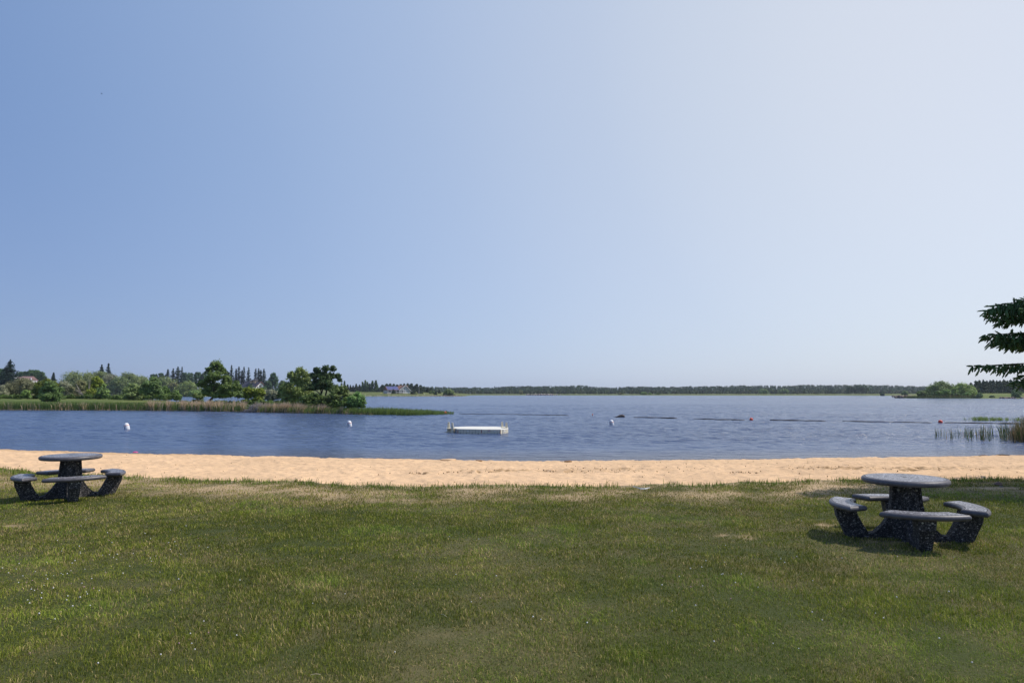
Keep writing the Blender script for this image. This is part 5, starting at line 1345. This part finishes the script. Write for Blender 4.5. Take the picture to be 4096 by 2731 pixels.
# ------------------------------------------------------------------ near spruce at the right edge
TX, TY = 12.05, 13.05
root = empty('spruce_tree', (TX, TY, 0)); tag(root, 'large spruce whose boughs reach in over the beach at the right edge', 'spruce tree')
g = np.random.default_rng(91)
tw_P, tw_D, tw_L, tw_R = [], [], [], []
bm = bmesh.new()
tube(bm, [(0, 0, -.3), (0, 0, 2.5), (.05, 0, 5.5), (.05, 0, 9.2)], [.19, .15, .09, .015], 10)
def bough(z0, az, L, droop, tipup=.15, dens=1.0, width=.42):
    base = Vector((0, 0, z0)); d = Vector((math.cos(az), math.sin(az), 0)); s_ = Vector((-d.y, d.x, 0))
    def at(t): return base + d * (L * t) + Vector((0, 0, -droop * L * t + tipup * L * t * t))
    tube(bm, [at(0), at(.33), at(.66), at(.97)], [.03, .022, .014, .005], 5)
    n = int(max(6, L * 12 * dens))
    for i in range(n):
        t = .12 + .88 * (i + g.random()) / n
        for sd in (-1, 1):
            w = width * L * (1 - t) ** .7 * (.5 + .6 * g.random()) + .09
            a = at(t)
            dr = (d * (.65 + .25 * g.random()) + s_ * sd * (.75 + .3 * g.random())).normalized()
            m_ = max(1, int(w / .11))
            for j in range(m_):
                p = a + dr * (w * j / m_) + Vector((0, 0, -.25 * (w * j / m_) ** 1.0))
                dd = (dr + d * g.normal() * .35 + s_ * g.normal() * .35 + Vector((0, 0, -.25 + .35 * g.normal()))).normalized()
                if g.random() < .42: dd = (dd * .8 + Vector((0, 0, -1.0))).normalized()
                tw_P.append(p); tw_D.append(dd); tw_L.append(.11 + .07 * g.random()); tw_R.append(.015 + .006 * g.random())
    tw_P.append(at(.93)); tw_D.append((at(1) - at(.9)).normalized()); tw_L.append(.16); tw_R.append(.024)
def reach(px, py, z0, droop, **kw):
    tip = W(px, py, TY - .15); dx, dy = tip.x - TX, tip.y - TY; L = math.hypot(dx, dy)
    dz = (z0 - tip.z) / L
    bough(z0, math.atan2(dy, dx), L, droop + dz - (droop - kw.get('tipup', .15)), **kw)
reach(3936, 1241, 3.95, .1, tipup=.10, dens=1.5)
reach(3965, 1225, 4.05, .1, tipup=.05, dens=1.3)
reach(3955, 1268, 3.75, .1, tipup=.05, dens=1.3)
reach(3985, 1292, 3.72, .1, tipup=.02, dens=1.3)
reach(3995, 1376, 3.05, .1, tipup=.02, dens=1.2)
reach(3937, 1338, 3.30, .1, tipup=.12, dens=1.5)
reach(3962, 1358, 3.15, .1, tipup=.10, dens=1.2)
reach(3881, 1464, 2.70, .1, tipup=.10, dens=1.4, width=.30)
reach(4070, 1503, 2.35, .1, tipup=.12, dens=1.2)
reach(4050, 1528, 2.25, .1, tipup=.10, dens=1.0)
for z0 in np.arange(1.7, 9.0, .17):
    Lm = (3.1 if z0 < 2.6 else 2.55 if z0 < 4 else 2.5 * (1 - (z0 - 4) / 5.1) + .12)
    for j in range(7 if z0 < 5 else 5):
        az = g.random() * 2 * math.pi; L = Lm * g.uniform(.75, 1.0)
        tipx = TX + math.cos(az) * L; tipy = TY + math.sin(az) * L
        if tipx / tipy < .765 and z0 < 6.4: L = L * .5 if (TX + math.cos(az) * L * .62) / tipy < .765 else L * .62
        if (TX + math.cos(az) * L) / (TY + math.sin(az) * L) < .76 and z0 < 6.4: continue
        bough(z0, az, L, .30, tipup=.15, dens=.45)
from_bm('trunk', bm, M_bark, root)
n = len(tw_P); P = np.array([tuple(q) for q in tw_P]); Dd = np.array([tuple(q) for q in tw_D]); Lw = np.array(tw_L); Rw = np.array(tw_R)
ref = np.cross(Dd, g.normal(size=(n, 3))); ref /= np.linalg.norm(ref, axis=1)[:, None]; r2 = np.cross(Dd, ref)
K = 5; Vs = []
for f_, rs in ((0, .35), (.35, 1.0), (.8, .85), (1.0, .12)):
    for kk_ in range(K):
        a = 2 * math.pi * kk_ / K
        Vs.append(P + Dd * (Lw * f_)[:, None] + (ref * math.cos(a) + r2 * math.sin(a)) * (Rw * rs * (1 if kk_ % 2 else .8))[:, None])
V = np.stack(Vs, 1)
fc = []
for ri in range(3):
    for kk_ in range(K): fc.append([ri * K + kk_, ri * K + (kk_ + 1) % K, (ri + 1) * K + (kk_ + 1) % K, (ri + 1) * K + kk_])
Fc = (np.arange(n) * 4 * K)[:, None, None] + np.array(fc)[None]
Ct = np.array([.10, .19, .065]) * (.55 + .9 * g.random((n, 1))) + np.array([.012, .018, 0]) * g.random((n, 1))
parts = [(V.reshape(-1, 3), Fc.reshape(-1, 4), np.repeat(Ct, 4 * K, axis=0))]
# loose needles bristling out of each twig
m_ = 9; wh = np.repeat(np.arange(n), m_); q = g.random(len(wh)); aa = g.random(len(wh)) * 2 * np.pi
o_ = ref[wh] * np.cos(aa)[:, None] + r2[wh] * np.sin(aa)[:, None]
c_ = P[wh] + Dd[wh] * (Lw[wh] * q)[:, None] + o_ * (Rw[wh] * .8)[:, None]
tip = c_ + o_ * .016 + Dd[wh] * .012; sd_ = np.cross(o_, Dd[wh]) * .0022
V2 = np.stack([c_ - sd_, c_ + sd_, tip + sd_ * .4, tip - sd_ * .4], 1).reshape(-1, 3)
F2 = (np.arange(len(wh)) * 4)[:, None] + np.array([0, 1, 2, 3])
parts.append((V2, F2, np.repeat(Ct[wh] * 1.1, 4, axis=0)))
V, Fc, C = join(parts)
from_np('needles', V, Fc, M_needle, root, C)
print('twigs', n)

# ------------------------------------------------------------------ small things on the beach and lawn
def stone(name, label, cat, P, dims, rz, mat, seed, sink=.25):
    g = np.random.default_rng(seed); bm = bmesh.new(); bmesh.ops.create_icosphere(bm, subdivisions=3, radius=1)
    for v_ in bm.verts:
        n_ = 1 + .16 * math.sin(v_.co.x * 3 + seed) + .12 * math.sin(v_.co.y * 4.3 + seed * 2) + .1 * math.sin(v_.co.z * 5.1 + seed) + g.normal() * .02
        v_.co = Vector((v_.co.x * dims[0], v_.co.y * dims[1], v_.co.z * dims[2])) * n_
    bmesh.ops.translate(bm, verts=bm.verts, vec=(0, 0, dims[2] * (1 - sink)))
    o = from_bm(name, bm, mat, None, True); o.location = P; o.rotation_euler.z = rz
    return tag(o, label, cat)
def ground_at(px, py):
    P = G(px, py, 0)
    for _ in range(6): P = G(px, py, float(h_near(P.x, P.y)))
    return P
stone('rock', 'reddish brown rock with pale top on the lawn edge at far right', 'rock', ground_at(3992, 1944), (.075, .05, .045), -.3, plain('brown_rock', (.26, .16, .12), .9, .3, 9), 1)
stone('rock', 'grey oblong stone leaning against the reddish brown rock', 'rock', ground_at(4005, 1950), (.048, .03, .02), -.25, M_stone, 2)
stone('rock', 'small dark clod right of the pair of rocks', 'rock', ground_at(4029, 1944), (.024, .02, .014), 0, plain('dark_clod', (.10, .06, .04), .9, .3, 9), 3)
M_damp = plain('damp_sand', (.33, .20, .10), .95, .3, 14)
stone('sand_mound', 'small damp sand heap at the waterline left of centre', 'sand heap', ground_at(1916, 1845), (.10, .07, .035), 0, M_damp, 4, .5)
stone('sand_mound', 'small damp sand heap at the waterline right of centre', 'sand heap', ground_at(2272, 1847), (.12, .08, .035), 0, M_damp, 5, .5)
stone('sand_mound', 'pale low sand heap at the waterline left of the first damp heap', 'sand heap', ground_at(1790, 1842), (.26, .14, .045), 0, plain('pale_sand', (.68, .46, .27), .95, .1, 14), 6, .5)
stone('driftwood', 'dark driftwood clump at the waterline below the right reeds', 'driftwood', ground_at(3932, 1823), (.20, .06, .022), .05, plain('wet_wood', (.13, .075, .05), .9, .3, 9), 7, .5)
for (a, b, lb) in [((3984, 1821), (4038, 1822.5), 'thin dark driftwood stick along the waterline at far right')]:
    A = ground_at(*a); B = ground_at(*b); bm = bmesh.new()
    tube(bm, [(0, 0, .02), Vector((B - A).to_tuple()) * .5 + Vector((0, .03, .03)), (B - A) + Vector((0, 0, .02))], [.018, .024, .012], 6)
    o = from_bm('driftwood', bm, M_bark, None, True); o.location = A; tag(o, lb, 'driftwood')
P = ground_at(2532, 1957); bm = bmesh.new()
A = ground_at(2532, 1957); pts = [ground_at(a, b) - A for a, b in [(2532, 1955), (2545, 1960), (2562, 1964), (2580, 1965), (2600, 1962)]]
L1 = [bm.verts.new(q + Vector((0, -.012, .045 + .008 * math.sin(i * 2)))) for i, q in enumerate(pts)]; L2 = [bm.verts.new(q + Vector((0, .016, .062))) for i, q in enumerate(pts)]
for i in range(4): bm.faces.new([L1[i], L1[i + 1], L2[i + 1], L2[i]])
r_ = bmesh.ops.solidify(bm, geom=bm.faces[:], thickness=.004)
o = from_bm('plastic_strip', bm, M_white); o.location = A; tag(o, 'torn white plastic strip lying in the grass at the edge of the sand', 'litter')
A = ground_at(541, 1812.5); bm = bmesh.new(); bmesh.ops.create_uvsphere(bm, u_segments=14, v_segments=8, radius=1)
for v_ in bm.verts: v_.co = Vector((v_.co.x * .11, v_.co.y * .06, max(-.1, v_.co.z) * .045))
o = from_bm('pink_toy', bm, plain('pink_plastic', (.75, .12, .28), .5, .05, 4), None, True); o.location = A + Vector((0, 0, .03)); tag(o, 'tiny pink plastic toy at the waterline near the left table', 'toy')
for a, b, lb in [((1763, 2454), (1788, 2466), 'pale straight straw lying in the foreground lawn right of centre left'), ((1241, 2698), (1283, 2695), 'pale bent straw lying near the bottom edge of the photo')]:
    A = G(*a, .045); B = G(*b, .045); bm = bmesh.new(); tube(bm, [(0, 0, 0), (B - A) * .5 + Vector((0, 0, .006)), B - A], .0016, 5)
    o = from_bm('straw', bm, plain('straw', (.62, .52, .33), .8, .1, 30)); o.location = A; tag(o, lb, 'straw')

# bird, a speck high in the sky at left
P = W(407, 376, 170); root = empty('bird', P, R(35)); tag(root, 'tiny dark bird flying high in the blue sky at upper left', 'bird')
M_bird = plain('bird_dark', (.06, .06, .08), .8, .1, 8)
bm = bmesh.new(); bmesh.ops.create_uvsphere(bm, u_segments=12, v_segments=8, radius=1)
for v_ in bm.verts: v_.co = Vector((v_.co.x * .19 + (.03 if v_.co.x > .7 else 0), v_.co.y * .05 * (1 - .3 * v_.co.x), v_.co.z * .05 * (1 - .3 * v_.co.x)))
from_bm('body', bm, M_bird, root, True)
for s_ in (-1, 1):
    bm = bmesh.new(); q = [(.08, s_ * .04, .01), (.02, s_ * .2, .12), (-.06, s_ * .38, .16), (-.07, s_ * .2, .08), (-.07, s_ * .04, .0)]
    f_ = bm.faces.new([bm.verts.new(t) for t in q]); bmesh.ops.solidify(bm, geom=[f_], thickness=.012); from_bm('wing', bm, M_bird, root)

# ------------------------------------------------------------------ haze: one closed box of thin even air round everything
bm = bmesh.new(); box(bm, -2750, 2750, -60, 2750, -5.2, 40)
m = bpy.data.materials.new('haze_air'); m.use_nodes = True; m.node_tree.nodes.clear()
vo = m.node_tree.nodes.new('ShaderNodeVolumePrincipled'); mo = m.node_tree.nodes.new('ShaderNodeOutputMaterial')
vo.inputs['Color'].default_value = (.80, .87, 1.0, 1); vo.inputs['Density'].default_value = 0.00012; vo.inputs['Anisotropy'].default_value = 0.3
m.node_tree.links.new(vo.outputs[0], mo.inputs['Volume'])
hz_o = from_bm('haze', bm, m); tag(hz_o, 'thin blue summer haze over the lake', 'haze', kind='stuff')
